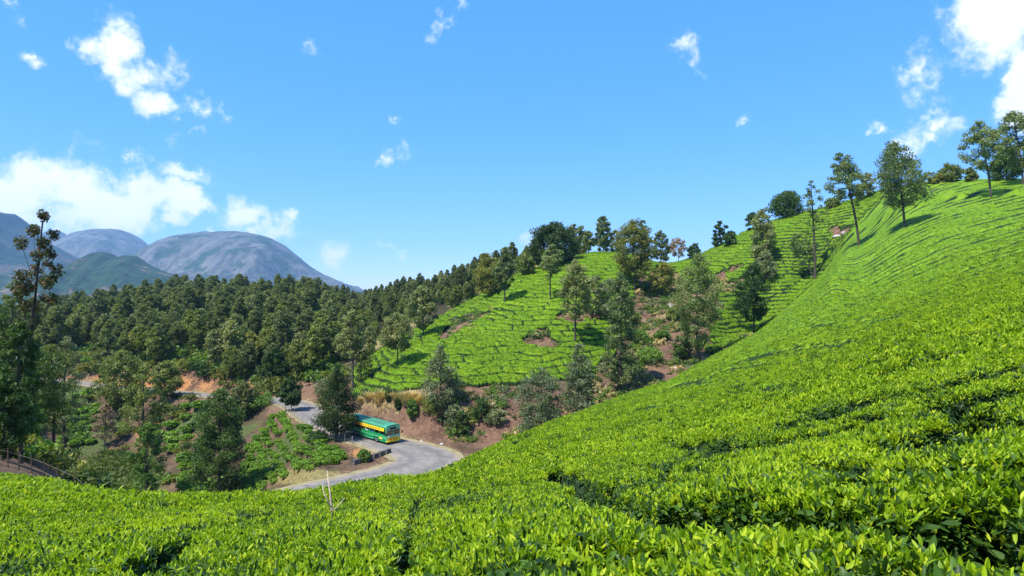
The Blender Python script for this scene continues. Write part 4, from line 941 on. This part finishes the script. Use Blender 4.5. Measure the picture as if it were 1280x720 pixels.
# ------------------------------------------------------------------ mountains
def build_mountains():
    def rock(name, c1, c2, veg, amount, clearing=False):
        m, t = new_mat(name); p = pos(t)
        mp = t.node('ShaderNodeMapping'); mp.inputs['Scale'].default_value = (1, .4, .22); t.l.new(p, mp.inputs['Vector'])
        n = t.noise(mp.outputs[0], .011, 7, .62); n2 = t.noise(p, .004, 6, .6); n3 = t.noise(p, .028, 5, .6)
        c = t.mix(t.range(n, .3, .7), c1, c2); f = t.math('ADD', n2, t.math('MULTIPLY', t.math('SUBTRACT', n3, .5), .45))
        c = t.mix(t.range(f, amount, amount + .09), c, t.mix(t.range(n3, .35, .65), veg, tuple(x * 2.2 for x in veg)))
        finish(t, principled(t, c, .95, .1, bump(t, n, 1.0, 60.0))); return m
    granite = rock('granite', (.032, .035, .032), (.165, .155, .13), (.013, .028, .011), .51)
    wooded = rock('wooded_slope', (.05, .04, .03), (.11, .085, .06), (.009, .022, .010), .40)
    foot = rock('foothill_slope', (.12, .085, .05), (.20, .14, .085), (.012, .028, .009), .36)
    def mountain(name, D, ridge, mat, front, back, base, rough, seed, step=3.0, crag=1.0):
        r = np.array(ridge, float); px = np.arange(r[0, 0], r[-1, 0] + .1, step); py = pchip(r[:, 0], r[:, 1], px)
        t = np.concatenate([np.linspace(0, 1, 60), 1 + np.linspace(.05, 1, 12)]); T, PX = np.meshgrid(t, px)
        Yc = D * (1 + .05 * fbm(px / 60 + seed, px * 0, 2))
        Y = np.where(T <= 1, Yc[:, None] * (front + (1 - front) * T), Yc[:, None] * (1 + (back - 1) * (T - 1)))
        X = (PX - 640) / F * Yc[:, None] * (.45 + .55 * Y / Yc[:, None]) 
        zc = ((360 - py) * Yc / F)[:, None]
        prof = np.where(T <= 1, np.sin(np.clip(T, 0, 1) * math.pi / 2) ** 1.15, 1 - (T - 1) ** 1.5)
        Z = base + (zc - base) * prof
        am = np.clip(4 * prof * (1 - prof) + .06 * (T <= 1.01), 0, 1) * rough
        ridg = 1 - 2 * np.abs(fbm(X / (rough * 6) + seed, Y / (rough * 9), 4))
        Z = Z + am * (.8 * fbm(X / (rough * 4) + seed, Y / (rough * 4), 5) + .5 * crag * (ridg - .6)) + rough * .10 * fbm(X / (rough * .6), Y / rough, 4)
        nx, ny = X.shape; idx = np.arange(nx * ny).reshape(nx, ny)
        q = np.stack([idx[:-1, :-1], idx[1:, :-1], idx[1:, 1:], idx[:-1, 1:]], -1).reshape(-1, 4)
        tag(link(name, mesh_np(name, np.stack([X, Y, Z], -1).reshape(-1, 3), q, smooth=True), mat), kind='structure')
    mountain('mountain', 7000, [(-400, 330), (-100, 330), (20, 318), (60, 300), (75, 289), (86, 298), (105, 291.5), (130, 287.5), (150, 288), (168, 294), (185, 306), (200, 318), (230, 340), (300, 366), (420, 380)], granite, .72, 1.3, -150, 150, 3.3, 2.5, 1.5)
    mountain('mountain', 5600, [(60, 372), (130, 352), (170, 335), (188, 314), (205, 303), (232, 295), (265, 290.5), (300, 291.5), (330, 296), (350, 304), (370, 319), (390, 335), (410, 346), (430, 354), (460, 372), (560, 384), (900, 390), (1300, 390)], granite, .68, 1.3, -150, 150, 8.1, 2.0, 1.6)
    mountain('mountain', 4200, [(-900, 320), (-400, 300), (-150, 305), (-60, 292), (-20, 283), (0, 273), (14, 268.5), (22, 269.5), (33, 282), (46, 293), (60, 304), (75, 311), (90, 321), (110, 331), (135, 346), (200, 368), (300, 380)], wooded, .62, 1.35, -150, 140, 5.5, 2.5, 1.8)
    mountain('foothill', 2700, [(-500, 350), (-100, 345), (0, 342), (40, 350), (70, 345), (95, 333), (110, 323), (125, 315.5), (138, 316.5), (150, 323), (160, 320), (172, 321), (184, 330), (205, 339), (235, 351), (280, 368), (400, 385), (600, 392)], foot, .7, 1.3, -140, 55, 1.7, 2.0, 1.3)
build_mountains()

def build_haze():
    m, t = new_mat('haze'); v = t.node('ShaderNodeVolumePrincipled')
    v.inputs['Color'].default_value = (.37, .67, 1.0, 1); v.inputs['Density'].default_value = 0.82e-4; v.inputs['Anisotropy'].default_value = 0.0
    o = t.node('ShaderNodeOutputMaterial'); t.l.new(v.outputs[0], o.inputs['Volume'])
    b = MB().box((-48000, -80, -220), (48000, 9800, 740)).build('haze', m)
    tag(b, 'thin blue air haze over the whole valley', 'haze', kind='stuff')
build_haze()

# ------------------------------------------------------------------ bus
def build_bus():
    green = plain_mat('bus_green', (.014, .27, .080), .4, .45, .25, 1.2); pale = plain_mat('bus_pale_green', (.16, .52, .30), .4, .5, .1, 2); roofm = plain_mat('bus_roof', (.06, .27, .15), .5, .4, .2, 1.5)
    yellow = plain_mat('bus_yellow', (.85, .62, .02), .5, .4, .12, 2); red = plain_mat('bus_red', (.55, .08, .03), .5, .3, .1, 3); black = plain_mat('rubber', (.02, .02, .02), .8, .2, .2, 6)
    dark = plain_mat('bus_inside', (.03, .03, .035), .8, .2, .2, 4); grey = plain_mat('steel', (.35, .34, .33), .45, .5, .1, 4, .7); white = plain_mat('lamp_glass', (.75, .75, .72), .2, .6, .05, 4); seatm = plain_mat('seat_cloth', (.10, .05, .05), .9, .1, .3, 4)
    m, t = new_mat('windscreen'); g = t.node('ShaderNodeBsdfGlossy'); g.inputs['Roughness'].default_value = .06; g.inputs['Color'].default_value = (.9, .95, 1, 1)
    tr = t.node('ShaderNodeBsdfTransparent'); tr.inputs['Color'].default_value = (.3, .34, .35, 1); mx = t.node('ShaderNodeMixShader'); mx.inputs[0].default_value = .14
    t.l.new(tr.outputs[0], mx.inputs[1]); t.l.new(g.outputs[0], mx.inputs[2]); finish(t, mx.outputs[0]); glass = m
    Y = -ROAD_Z * F / (547.5 - 360); base = Vector(((465 - 640) / F * Y, Y, ROAD_Z + .075))
    bus = empty('bus', base, R(-44)); bus.scale = (1.12, 1, .92); tag(bus, 'green passenger bus with yellow panels driving down the winding road', 'bus')
    L0, L1, Wd = -4.7, 4.7, 1.2
    # body: floor, lower walls, pillars and header leave real window openings
    mb = MB().box((L0, -Wd, .62), (L1, Wd, .72))
    for s in (-1, 1):
        y0, y1 = (Wd - .05, Wd) if s > 0 else (-Wd, -Wd + .05)
        for a, b in ((L0, -2.75), (-1.65, 2.05), (3.15, L1)): mb.box((a, y0, .42), (b, y1, .9))
        mb.box((L0, y0, .9), (L1, y1, 1.5)); mb.box((L0, y0, 2.42), (L1, y1, 2.6))
        for x in (-4.7, -3.55, -2.4, -1.25, -.1, 1.05, 2.2, 3.3, 4.6): mb.box((x, y0, 1.5), (x + .1, y1, 2.42))
    mb.box((L0, -Wd + .05, .5), (L0 + .05, Wd - .05, 1.5)); mb.box((L0, -Wd + .05, 2.2), (L0 + .05, Wd - .05, 2.6)); mb.box((L0, -.06, 1.5), (L0 + .05, .06, 2.2))
    mb.build('body', green, bus)
    fm = MB().box((L1, -Wd + .02, .55), (L1 + .12, Wd - .02, 1.42)); fm.box((L1, -Wd + .02, 2.2), (L1 + .1, Wd - .02, 2.72))
    for y in (-Wd + .02, -.04, Wd - .1): fm.box((L1, y, 1.42), (L1 + .09, y + .08, 2.2))
    front = fm.build('front_panel', pale, bus)
    for s in (-1, 1): MB().box((L1 + .03, min(s * .05, s * 1.08), 1.43), (L1 + .05, max(s * .05, s * 1.08), 2.19)).build('windscreen', glass, front)
    MB().box((L1 + .1, -.55, 2.3), (L1 + .14, .55, 2.6)).build('destination_board', dark, front)
    MB().box((L1 + .12, -.95, .62), (L1 + .17, .95, 1.12)).build('grille_panel', yellow, front)
    for s in (-1, 1):
        MB().tube([(L1 + .12, s * .72, 1.24), (L1 + .2, s * .72, 1.24)], .13, 10).build('headlight', white, front)
        MB().tube([(L1 + .05, s * 1.15, 2.2), (L1 + .35, s * 1.35, 2.1), (L1 + .35, s * 1.4, 1.7)], .02, 4).box((L1 + .3, s * 1.4 - .1, 1.5), (L1 + .36, s * 1.4 + .1, 1.9)).build('mirror', black, front)
        MB().tube([(L1 + .07, s * .3, 1.46), (L1 + .07, s * .7, 2.0)], .015, 4).build('wiper', black, front)
    for k, y in enumerate((-.62, -.12, .4)): MB().box((L1 + .17, y, .74), (L1 + .18, y + .26, 1.0)).build('painted_mark', red, front)
    MB().box((L1 + .1, -Wd, .42), (L1 + .24, Wd, .6)).build('bumper', yellow, bus, bevel=.02)
    MB().box((L0 - .12, -Wd, .42), (L0, Wd, .58)).build('bumper', green, bus, bevel=.02)
    rf = MB().prism([(-1.22, 2.6), (1.22, 2.6), (1.18, 2.78), (1.0, 2.9), (.5, 2.97), (-.5, 2.97), (-1.0, 2.9), (-1.18, 2.78)], 0, L0 - .03, L1 + .06).build('roof', roofm, bus)
    rk = MB()
    for y in (-.95, .95): rk.tube([(-.6, y, 3.16), (4.0, y, 3.16)], .03, 5)
    for x in np.linspace(-.6, 4.0, 8): rk.tube([(x, -.95, 3.16), (x, .95, 3.16)], .022, 5); rk.tube([(x, -.95, 2.88), (x, -.95, 3.16)], .02, 4); rk.tube([(x, .95, 2.88), (x, .95, 3.16)], .02, 4)
    rk.build('luggage_rack', dark, rf)
    for s in (-1, 1):
        yy = s * (Wd + .012)
        for a, b in ((-4.6, -3.5), (-2.3, .75), (.85, 4.35)):
            pn = MB().box((a, min(yy, yy - s * .02), 2.02), (b, max(yy, yy - s * .02), 2.5)).build('yellow_panel', yellow, bus)
            if b - a > 2:
                for k in range(5): MB().box((a + .35 + k * .5, min(yy, yy + s * .008), 2.16), (a + .35 + k * .5 + random.Random(k).uniform(.16, .34), max(yy, yy + s * .008), 2.34)).build('painted_mark', red, pn)
        MB().box((L0, min(yy, yy - s * .02), 1.02), (L1, max(yy, yy - s * .02), 1.1)).build('waist_trim', pale, bus)
        MB().box((L0, min(yy, yy - s * .02), .42), (-2.85, max(yy, yy - s * .02), .5)).box((-1.55, min(yy, yy - s * .02), .42), (1.95, max(yy, yy - s * .02), .5)).build('skirt_trim', pale, bus)
        MB().box((3.3, min(yy, yy - s * .02), .78), (3.95, max(yy, yy - s * .02), 1.0)).build('side_badge', yellow, bus)
        for x in (-2.2, 2.6):
            w = MB(); n = 18; ys = (s * 1.17, s * .92)
            w.tube([(x, ys[0], .47), (x, ys[1], .47)], .47, n)
            wh = w.build('wheel', black, bus); MB().tube([(x, s * 1.175, .47), (x, s * 1.12, .47)], .27, 12).build('rim', grey, wh)
            MB().tube([(x, s * 1.185, .47), (x, s * 1.13, .47)], .09, 8).build('hub', dark, wh)
    for x in np.linspace(-4.0, 3.0, 7):
        for y in (-.62, .62): MB().box((x, y - .45, .72), (x + .45, y + .45, 1.15)).box((x - .1, y - .45, 1.15), (x, y + .45, 1.75)).build('seat', seatm, bus, bevel=.03)
    # riders
    def rider(x, y, shirt, label):
        mw, t = new_mat('rider_clothes'); o = t.node('ShaderNodeTexCoord').outputs['Object']; sp = t.node('ShaderNodeSeparateXYZ'); t.l.new(o, sp.inputs[0])
        finish(t, principled(t, t.mix(t.range(sp.outputs[2], .60, .61, 0, 1, False), shirt, (.25, .13, .08)), .8, .2))
        V = [(0, 0, .1), (.02, 0, .3), (.02, 0, .5), (.03, 0, .62), (.05, 0, .68), (.06, 0, .80), (.02, .2, .48), (.06, .25, .25), (.25, .18, .12), (.02, -.2, .48), (.06, -.25, .25), (.25, -.18, .12), (.02, .1, .08), (.42, .11, .1), (.44, .11, -.3), (.02, -.1, .08), (.42, -.11, .1), (.44, -.11, -.3)]
        Ed = [(0, 1), (1, 2), (2, 3), (3, 4), (4, 5), (2, 6), (6, 7), (7, 8), (2, 9), (9, 10), (10, 11), (0, 12), (12, 13), (13, 14), (0, 15), (15, 16), (16, 17)]
        rr = [.14, .14, .14, .055, .09, .085, .065, .05, .04, .065, .05, .04, .09, .07, .05, .09, .07, .05]
        me = bpy.data.meshes.new('person'); me.from_pydata(V, Ed, []); ob = link('person', me, mw); sk = ob.modifiers.new('skin', 'SKIN')
        for i, v in enumerate(me.skin_vertices[0].data): v.radius = (rr[i], rr[i]); v.use_root = i == 0
        sb = ob.modifiers.new('sub', 'SUBSURF'); sb.levels = 1; sb.render_levels = 2
        mt = Matrix.Translation(base) @ Matrix.Rotation(R(-44), 4, 'Z') @ Matrix.Translation((x, y, 1.2)); ob.matrix_world = mt
        tag(ob, label, 'person', 'riders in the bus')
        bm = bmesh.new(); bmesh.ops.create_uvsphere(bm, u_segments=10, v_segments=6, radius=.105); 
        for v in bm.verts: v.co = Vector((v.co.x * 1.0 + .035, v.co.y, max(v.co.z, -.03) + .80))
        hm = bpy.data.meshes.new('hair'); bm.to_mesh(hm); bm.free(); link('hair', hm, black, ob)
    for x, y, c, lb in ((-3.6, -.85, (.6, .58, .55), 'bus rider in a pale shirt at the rearmost open window'), (-1.3, -.85, (.5, .08, .06), 'bus rider in a red shirt at an open window'), (.0, -.85, (.65, .65, .62), 'bus rider in a white shirt behind the red shirted one'),
                        (1.6, -.85, (.05, .12, .35), 'bus rider in a blue shirt near the front of the bus'), (3.75, -.55, (.35, .30, .18), 'bus driver in a khaki shirt behind the windscreen')):
        rider(x, y, c, lb)
build_bus()

# ------------------------------------------------------------------ roadside and valley details
def gz(x, y): return float(ground(x, y))
def build_details():
    global rng
    rng = np.random.default_rng(91)
    # thin pale fence along the outer road edge
    d = np.gradient(rc[:, :2], axis=0); d /= np.linalg.norm(d, axis=1)[:, None]
    px = 640 + F * rc[:, 0] / rc[:, 1]; ks = [k for k in range(len(rc)) if 352 < px[k] < 468 and rc[k, 1] > 84]
    side = np.stack([d[:, 1], -d[:, 0]], 1)
    if ks:
        pts = []; acc = 0; last = None
        for k in ks:
            p = rc[k, :2] + side[k] * (rc[k, 2] + .35)
            if last is None or np.linalg.norm(p - last) > 1.9: pts.append(p); last = p
        f = empty('road_fence', (pts[0][0], pts[0][1], ROAD_Z)); tag(f, 'thin pale post and wire fence along the outer road edge by the conifer', 'fence')
        o = Vector((pts[0][0], pts[0][1], ROAD_Z))
        for p in pts:
            q = Vector((p[0], p[1], ROAD_Z)) - o; ln = rng.normal(0, .05, 2)
            MB().tube([q + Vector((0, 0, -.4)), q + Vector((ln[0], ln[1], 1.15 + rng.uniform(-.1, .1)))], .06, 5).build('post', M['stone_pale'], f)
        for h in (.4, .75, 1.05): MB().tube([Vector((p[0], p[1], ROAD_Z + h)) - o for p in pts], .014, 4).build('wire', M['wire'], f)
    # low broken parapet on the inside of the bend
    A = at(441, 582, 60); B = at(489, 566, 60); w = empty('parapet', A); tag(w, 'low dark stone parapet with pale gaps on the inside of the bend', 'wall')
    n = 6
    for k in range(n):
        a = A.lerp(B, k / n + .015); b = A.lerp(B, (k + .8) / n); dv = (b - a).normalized(); nv = Vector((-dv.y, dv.x, 0)) * .22
        za = min(gz(a.x, a.y), gz(b.x, b.y)) - .3 - A.z; h = .3 + .62 + .06 * random.random()
        c = [a - A + nv, b - A + nv, b - A - nv, a - A - nv]
        MB().add([(v.x, v.y, za) for v in c] + [(v.x, v.y, za + h) for v in c], [(3, 2, 1, 0), (4, 5, 6, 7), (0, 1, 5, 4), (1, 2, 6, 5), (2, 3, 7, 6), (3, 0, 4, 7)]).build('block', M['stone_dark'], w, bevel=.03)
    # wire fences in the valley
    def fence(label, spots, h, wires, name='wire_fence', r=.05):
        ps = [Vector((x, y, gz(x, y))) for x, y in spots]; f = empty(name, ps[0]); tag(f, label, 'fence')
        tops = []
        for p in ps:
            q = p - ps[0]; ln = Vector((rng.normal(0, .05), rng.normal(0, .05), 0)) * h; tops.append((q, ln))
            MB().tube([q + Vector((0, 0, -.4)), q + ln * .5 + Vector((0, 0, h * .5)), q + ln + Vector((0, 0, h))], [r * 1.1, r, r * .8], 6).build('post', M['wood_post'], f)
        for k in range(wires):
            t = (k + .7) / wires; MB().tube([q + ln * t + Vector((0, 0, h * t * .95)) for q, ln in tops], .0035, 4).build('wire', M['wire'], f)
    sp = []
    for p_ in (-30, -8, 10, 24, 40, 55, 72, 92, 112, 135): Y = 27.0 - .012 * p_; sp.append(((p_ - 640) / F * Y, Y))
    fence('wire fence with leaning wooden posts beside the footpath on the near slope', sp, .85, 2, r=.025)
    sp = []
    for p_, Y in ((225, 84), (246, 82), (268, 80), (288, 79), (308, 78), (330, 77)): sp.append(((p_ - 640) / F * Y, Y))
    fence('wire fence with wooden posts in front of the big valley tree', sp, 2.2, 4, r=.09)
    sp = [(at(p_, q_, 60).x, at(p_, q_, 60).y) for p_, q_ in ((322, 608), (345, 600), (368, 594), (392, 590), (410, 585))]
    fence('short row of thin fence posts under the tea plot beside the road', sp, 1.3, 2, r=.05)
    # bare forked stick in the near tea
    x, y = near_point(417, 652); b = Vector((x, y, gz(x, y) + .5)); s = empty('dead_stick', b); tag(s, 'bare pale forked stick rising from the near tea', 'stick')
    u = y / F
    q = lambda dx, dz, dy=0: Vector((dx * u, dy * u, .35 + dz * u))
    MB().tube([(0, 0, -.4), q(-2, 12), q(-5, 32, 3), q(-10, 62, 6)], [.022, .018, .013, .006], 6).build('stem', M['twig'], s, smooth=True)
    for pl in ([q(-2, 12), q(8, 22, -5), q(16, 32, -8)], [q(-3, 18), q(-14, 34, 6), q(-17, 44, 8)], [q(-2, 6), q(8, 0, -4), q(14, -6, -8)]): MB().tube(pl, [.013, .009, .004], 5).build('twig', M['twig'], s, smooth=True)
    # grass clumps and shrubs on the road bank
    def clump(name, label, p, r, h, mat, n, cat='grass', group=None):
        a = rng.uniform(0, 6.28, n); rr = r * np.sqrt(rng.random(n)) * .6; b0 = np.stack([np.cos(a) * rr, np.sin(a) * rr, np.full(n, -.15)], 1)
        hh = h * rng.uniform(.55, 1.1, n); sp_ = rng.uniform(.3, 1.0, n) * r; tp = b0 + np.stack([np.cos(a) * sp_, np.sin(a) * sp_, hh], 1); md = b0 * .5 + tp * .5 + np.stack([np.cos(a) * -.1 * r, np.sin(a) * -.1 * r, hh * .15], 1)
        wv = np.stack([-np.sin(a), np.cos(a), 0 * a], 1) * (.05 + .03 * rng.random(n))[:, None]
        V = np.stack([b0 - wv, b0 + wv, md + wv * .8, md - wv * .8, tp], 1).reshape(-1, 3); i = np.arange(n) * 5
        me = mesh_np(name, V, np.stack([i, i + 1, i + 2, i + 3], 1), np.stack([i + 3, i + 2, i + 4], 1), attrs={'rnd': np.repeat(rng.random(n), 5)})
        o = link(name, me, M[mat]); o.location = p; tag(o, label, cat, group); return o
    for k, (px_, py_) in enumerate(((452, 503), (461, 500), (470, 498), (478, 497), (487, 498), (496, 498), (504, 500), (513, 500), (521, 502), (530, 503), (508, 506), (474, 504))):
        clump('dry_grass', 'clump of tall dry straw coloured grass on top of the road bank', at(px_, py_, 85), 1.2, 1.7 * random.uniform(.7, 1.1), 'grass_dry', 170, 'grass', 'dry grass clumps on the road bank')
    for px_, py_, w, h, lm, lab in ((515, 524, 14, 24, 'leaf_fresh', 'small fresh green shrub on the road bank behind the bus'), (568, 536, 22, 30, 'leaf_grey', 'grey shrub hanging on the earth bank'), (577, 545, 16, 30, 'leaf_dark', 'dark shrub at the foot of the earth bank'),
                                  (602, 523, 26, 22, 'leaf_dark', 'dark tea like shrub on the bank at the end of the near hill'), (486, 503, 9, 16, 'leaf_dark', 'dark upright shrub between the dry grass clumps'), (498, 512, 8, 14, 'leaf_dark', 'small dark shrub under the dry grass clumps'),
                                  (545, 520, 30, 26, 'leaf_forest', 'dark leafy scrub under the feathery tree on the bank'), (620, 530, 24, 18, 'leaf_grey', 'dry grey scrub on the bank near the hill edge'),
                                  (404, 500, 22, 26, 'leaf_grey', 'pale shrub on the slope behind the conifer'), (456, 478, 22, 40, 'leaf_forest', 'dark shrub at the corner of the middle tea slope'), (800, 430, 24, 16, 'leaf_fresh', 'low fresh green scrub in the middle of the gully'),
                                  (812, 452, 30, 16, 'leaf_fresh', 'low green scrub near the bottom of the gully'), (842, 400, 18, 16, 'leaf_forest', 'scrub on the right side of the gully'), (790, 405, 20, 16, 'leaf_forest', 'scrub on the left side of the gully'),
                                  (828, 425, 16, 12, 'leaf_fresh', 'little green tuft of scrub on bare gully earth'), (340, 488, 40, 16, 'leaf_forest', 'hedge like scrub along the far side of the road turn'), (325, 510, 30, 14, 'leaf_fresh', 'green scrub just below the far road'),
                                  (455, 577, 16, 14, 'leaf_fresh', 'green scrub beside the low parapet'), (398, 552, 22, 12, 'leaf_dark', 'dark scrub in the shade of the conifer'), (90, 600, 60, 26, 'leaf_forest', 'dark scrub covering the shaded near slope'),
                                  (62, 585, 60, 26, 'leaf_dark', 'dark creeping scrub by the footpath fence'), (30, 572, 40, 24, 'leaf_forest', 'scrub at the upper end of the footpath')):
        photo_tree('shrub', lab, px_, py_, py_ - h, w, .04, 'round', lm, 70 if px_ > 100 else 28, n=700, limbs=20, clump=.26, cat='shrub')
    # stones
    for k, (px_, py_, r, lab) in enumerate(((1046, 297, .9, 'pale boulder in the notch of the big tea hill'), (1054, 292, .55, 'small pale stone beside the boulder in the notch'), (552, 556, .28, 'white stone on the verge under the bank'), (527, 552, .25, 'white stone on the verge behind the bus front'),
                                       (838, 385, .9, 'grey rock in the earthy gully'), (846, 462, .6, 'grey rock at the bottom of the gully'))):
        bm = bmesh.new(); bmesh.ops.create_icosphere(bm, subdivisions=2, radius=r)
        rr = random.Random(k)
        ph = [rr.uniform(0, 6) for _ in range(6)]
        for v in bm.verts:
            c = v.co.normalized(); v.co *= 1 + .18 * math.sin(3 * c.x + ph[0]) + .14 * math.sin(4 * c.y + ph[1]) + .1 * math.sin(5 * c.z + ph[2]); v.co.z *= .7
        me = bpy.data.meshes.new('rock'); bm.to_mesh(me); bm.free()
        tag(link('rock', me, M['stone_pale'], loc=at(px_, py_, 70) + Vector((0, 0, r * .2))), lab, 'rock')
    # single tea bushes of the plots beside and below the road
    bushes = []
    for i in range(5):
        n = 26; a = rng.uniform(0, 6.28, n); rr = .62 * np.sqrt(rng.random(n)); cen = np.stack([np.cos(a) * rr, np.sin(a) * rr, .42 + .16 * (1 - rr / .7) + rng.normal(0, .03, n)], 1)
        cen2 = np.stack([np.cos(a) * .55, np.sin(a) * .55, np.full(n, .25)], 1)
        lc = leaf_cloud('tea_bush', np.concatenate([cen, cen2]), np.full(2 * n, .2), 11, .26, rng.random(2 * n), flat=.7, up=.8, aspect=.6); bushes.append(lc)
    def plot(poly, spacing, label, group, limit, ymin, keep=1.0, ang=.5):
        pts = []
        P3 = [at(a, b, ymin) for a, b in poly]; x0 = min(p.x for p in P3); x1 = max(p.x for p in P3); y0 = min(p.y for p in P3); y1 = max(p.y for p in P3)
        c, s_ = math.cos(ang), math.sin(ang); m = 60
        for i in range(-m, m):
            for j in range(-m, m):
                u, v = i * spacing, j * spacing * 1.12; x = (x0 + x1) / 2 + c * u - s_ * v + rng.normal(0, .16); y = (y0 + y1) / 2 + s_ * u + c * v + rng.normal(0, .16)
                if not (x0 <= x <= x1 and y0 <= y <= y1): continue
                z = gz(x, y); a, b = projected(x, np.float64(y), z)
                if in_poly(np.array([a]), np.array([b]), poly)[0] and rng.random() < keep and road_dist(np.array([x]), np.array([y]))[0] > .9: pts.append((y, x, z))
        pts.sort(); n = 0
        for y, x, z in pts[:limit]:
            o = link('tea_bush', bushes[n % 5], M['tea_bush_leaf']); n += 1; k = spacing / 1.5 * rng.uniform(.9, 1.3)
            o.location = (x, y, z - .05); o.rotation_euler = (0, 0, rng.uniform(0, 6.28)); o.scale = (k * 1.1, k * 1.1, k * rng.uniform(.85, 1.2)); tag(o, label, 'tea bush', group)
        return n
    n1 = plot([(296, 616), (308, 560), (340, 522), (358, 512), (380, 530), (388, 548), (415, 560), (436, 576), (400, 586), (350, 600), (318, 616)], 1.42, 'single tea bush in the plot below the roadside conifer', 'tea bushes in the roadside plot', 185, 70)
    n2 = plot([(66, 488), (120, 492), (136, 520), (120, 560), (84, 556), (62, 520)], 2.3, 'dark tea bush on the valley slope under the far road', 'tea bushes under the far road', 75, 90, .85)
    n3 = plot([(196, 505), (246, 503), (262, 530), (236, 560), (262, 590), (240, 612), (200, 612), (205, 560), (190, 540)], 2.4, 'tea bush on the earthy slope beside the big valley tree', 'tea bushes on the earthy valley slope', 55, 75, .6)
    print('bushes', n1, n2, n3)
    # undergrowth of the wood's edge and the valley sides
    n = 5200; x = rng.uniform(-135, -12, n); y = rng.uniform(34, 190, n); v = station(x, y); z = ground(x, y); a, b = projected(x, y, z); rd = road_dist(x, y)
    cut = ((a > 78) & (a < 132)) | ((a > 212) & (a < 262))
    wood = (v > 9.12) & (v < 11.2) & (rd > 1.6) & ~((v < 9.9) & cut & (rng.random(n) < .85)) & (a < 432) & ~((a > 365) & (b > 480))
    val = (v > 5.9) & (v < 9) & (a < 300) & (rd > 1.2) & (fbm(x / 8 + 2, y / 8, 3) > .02) & ~((np.abs(a - 150) < 40) & (b > 570))
    k = (wood | val) & (a > -60) & ~mid_tea(x, y, z); x, y, z, val = x[k], y[k], z[k], val[k]; n = len(x)
    shr = []
    for i, lm in enumerate(('leaf_forest', 'leaf_fresh', 'leaf_forest_warm', 'leaf_dark')):
        c = rng.normal(0, .42, (22, 3)) * np.array([1, 1, .5]) + np.array([0, 0, .5]); me = leaf_cloud('shrub', c, np.full(22, .34), 12, .34, rng.random(22)); me.materials.append(M[lm]); shr.append(me)
    o = scatter('undergrowth', np.stack([x, y, z - .1], 1), np.stack([np.zeros(n), np.zeros(n), rng.uniform(0, 6.28, n)], 1), np.where(val, rng.uniform(.7, 1.7, n), rng.uniform(1.1, 2.6, n)), rng.integers(0, 4, n), shr)
    gm = []
    for i in range(3):
        cl = clump('grass', '', Vector((0, 0, 0)), .5, .8, 'grass_green', 40); me = cl.data; bpy.data.objects.remove(cl); gm.append(me)
    m_ = 900; gx_ = rng.uniform(95, 205, m_); gy_ = rng.uniform(560, 618, m_); pp = [at(a_, b_, 60) for a_, b_ in zip(gx_, gy_) if ((a_ - 150) / 52) ** 2 + ((b_ - 594) / 28) ** 2 < 1]
    tag(scatter('valley_grass', np.array([tuple(p_) for p_ in pp]), np.stack([np.zeros(len(pp)), np.zeros(len(pp)), rng.uniform(0, 6.28, len(pp))], 1), rng.uniform(.6, 1.3, len(pp)), rng.integers(0, 3, len(pp)), gm), 'long green grass on the valley floor', 'grass', kind='stuff')
    tag(o, 'tangled green undergrowth at the edge of the wood and on the valley sides', 'undergrowth', kind='stuff')
build_details()
def build_gully_scrub():
    global rng
    rng = np.random.default_rng(5)
    n = 6000; y = rng.uniform(88, 190, n); px = rng.uniform(560, 940, n); x = (px - 640) / F * y; v = station(x, y); z = ground(x, y); a, b = projected(x, y, z)
    k = ~mid_tea(x, y, z) & (v > 5.25) & (v < 11.6) & (road_dist(x, y) > 1.5) & (fbm(x / 6, y / 6, 3) + .3 * rng.random(n) > .05) & ((a > 735) | (v > 9.05)); x, y, z = x[k], y[k], z[k]; n = len(x)
    shr = []
    for i, lm in enumerate(('leaf_forest', 'leaf_fresh', 'grass_dry', 'leaf_grey', 'leaf_dark')):
        c = rng.normal(0, .4, (14, 3)) * np.array([1, 1, .4]) + np.array([0, 0, .3]); me = leaf_cloud('scrub', c, np.full(14, .3), 11, .3, rng.random(14)); me.materials.append(M[lm]); shr.append(me)
    o = scatter('gully_scrub', np.stack([x, y, z - .05], 1), np.stack([np.zeros(n), np.zeros(n), rng.uniform(0, 6.28, n)], 1), rng.uniform(.35, 1.5, n) * rng.uniform(.6, 1.2, n), rng.integers(0, 5, n), shr)
    tag(o, 'low scrub and weeds on the bare earth of gully and road bank', 'scrub', kind='stuff')
build_gully_scrub()
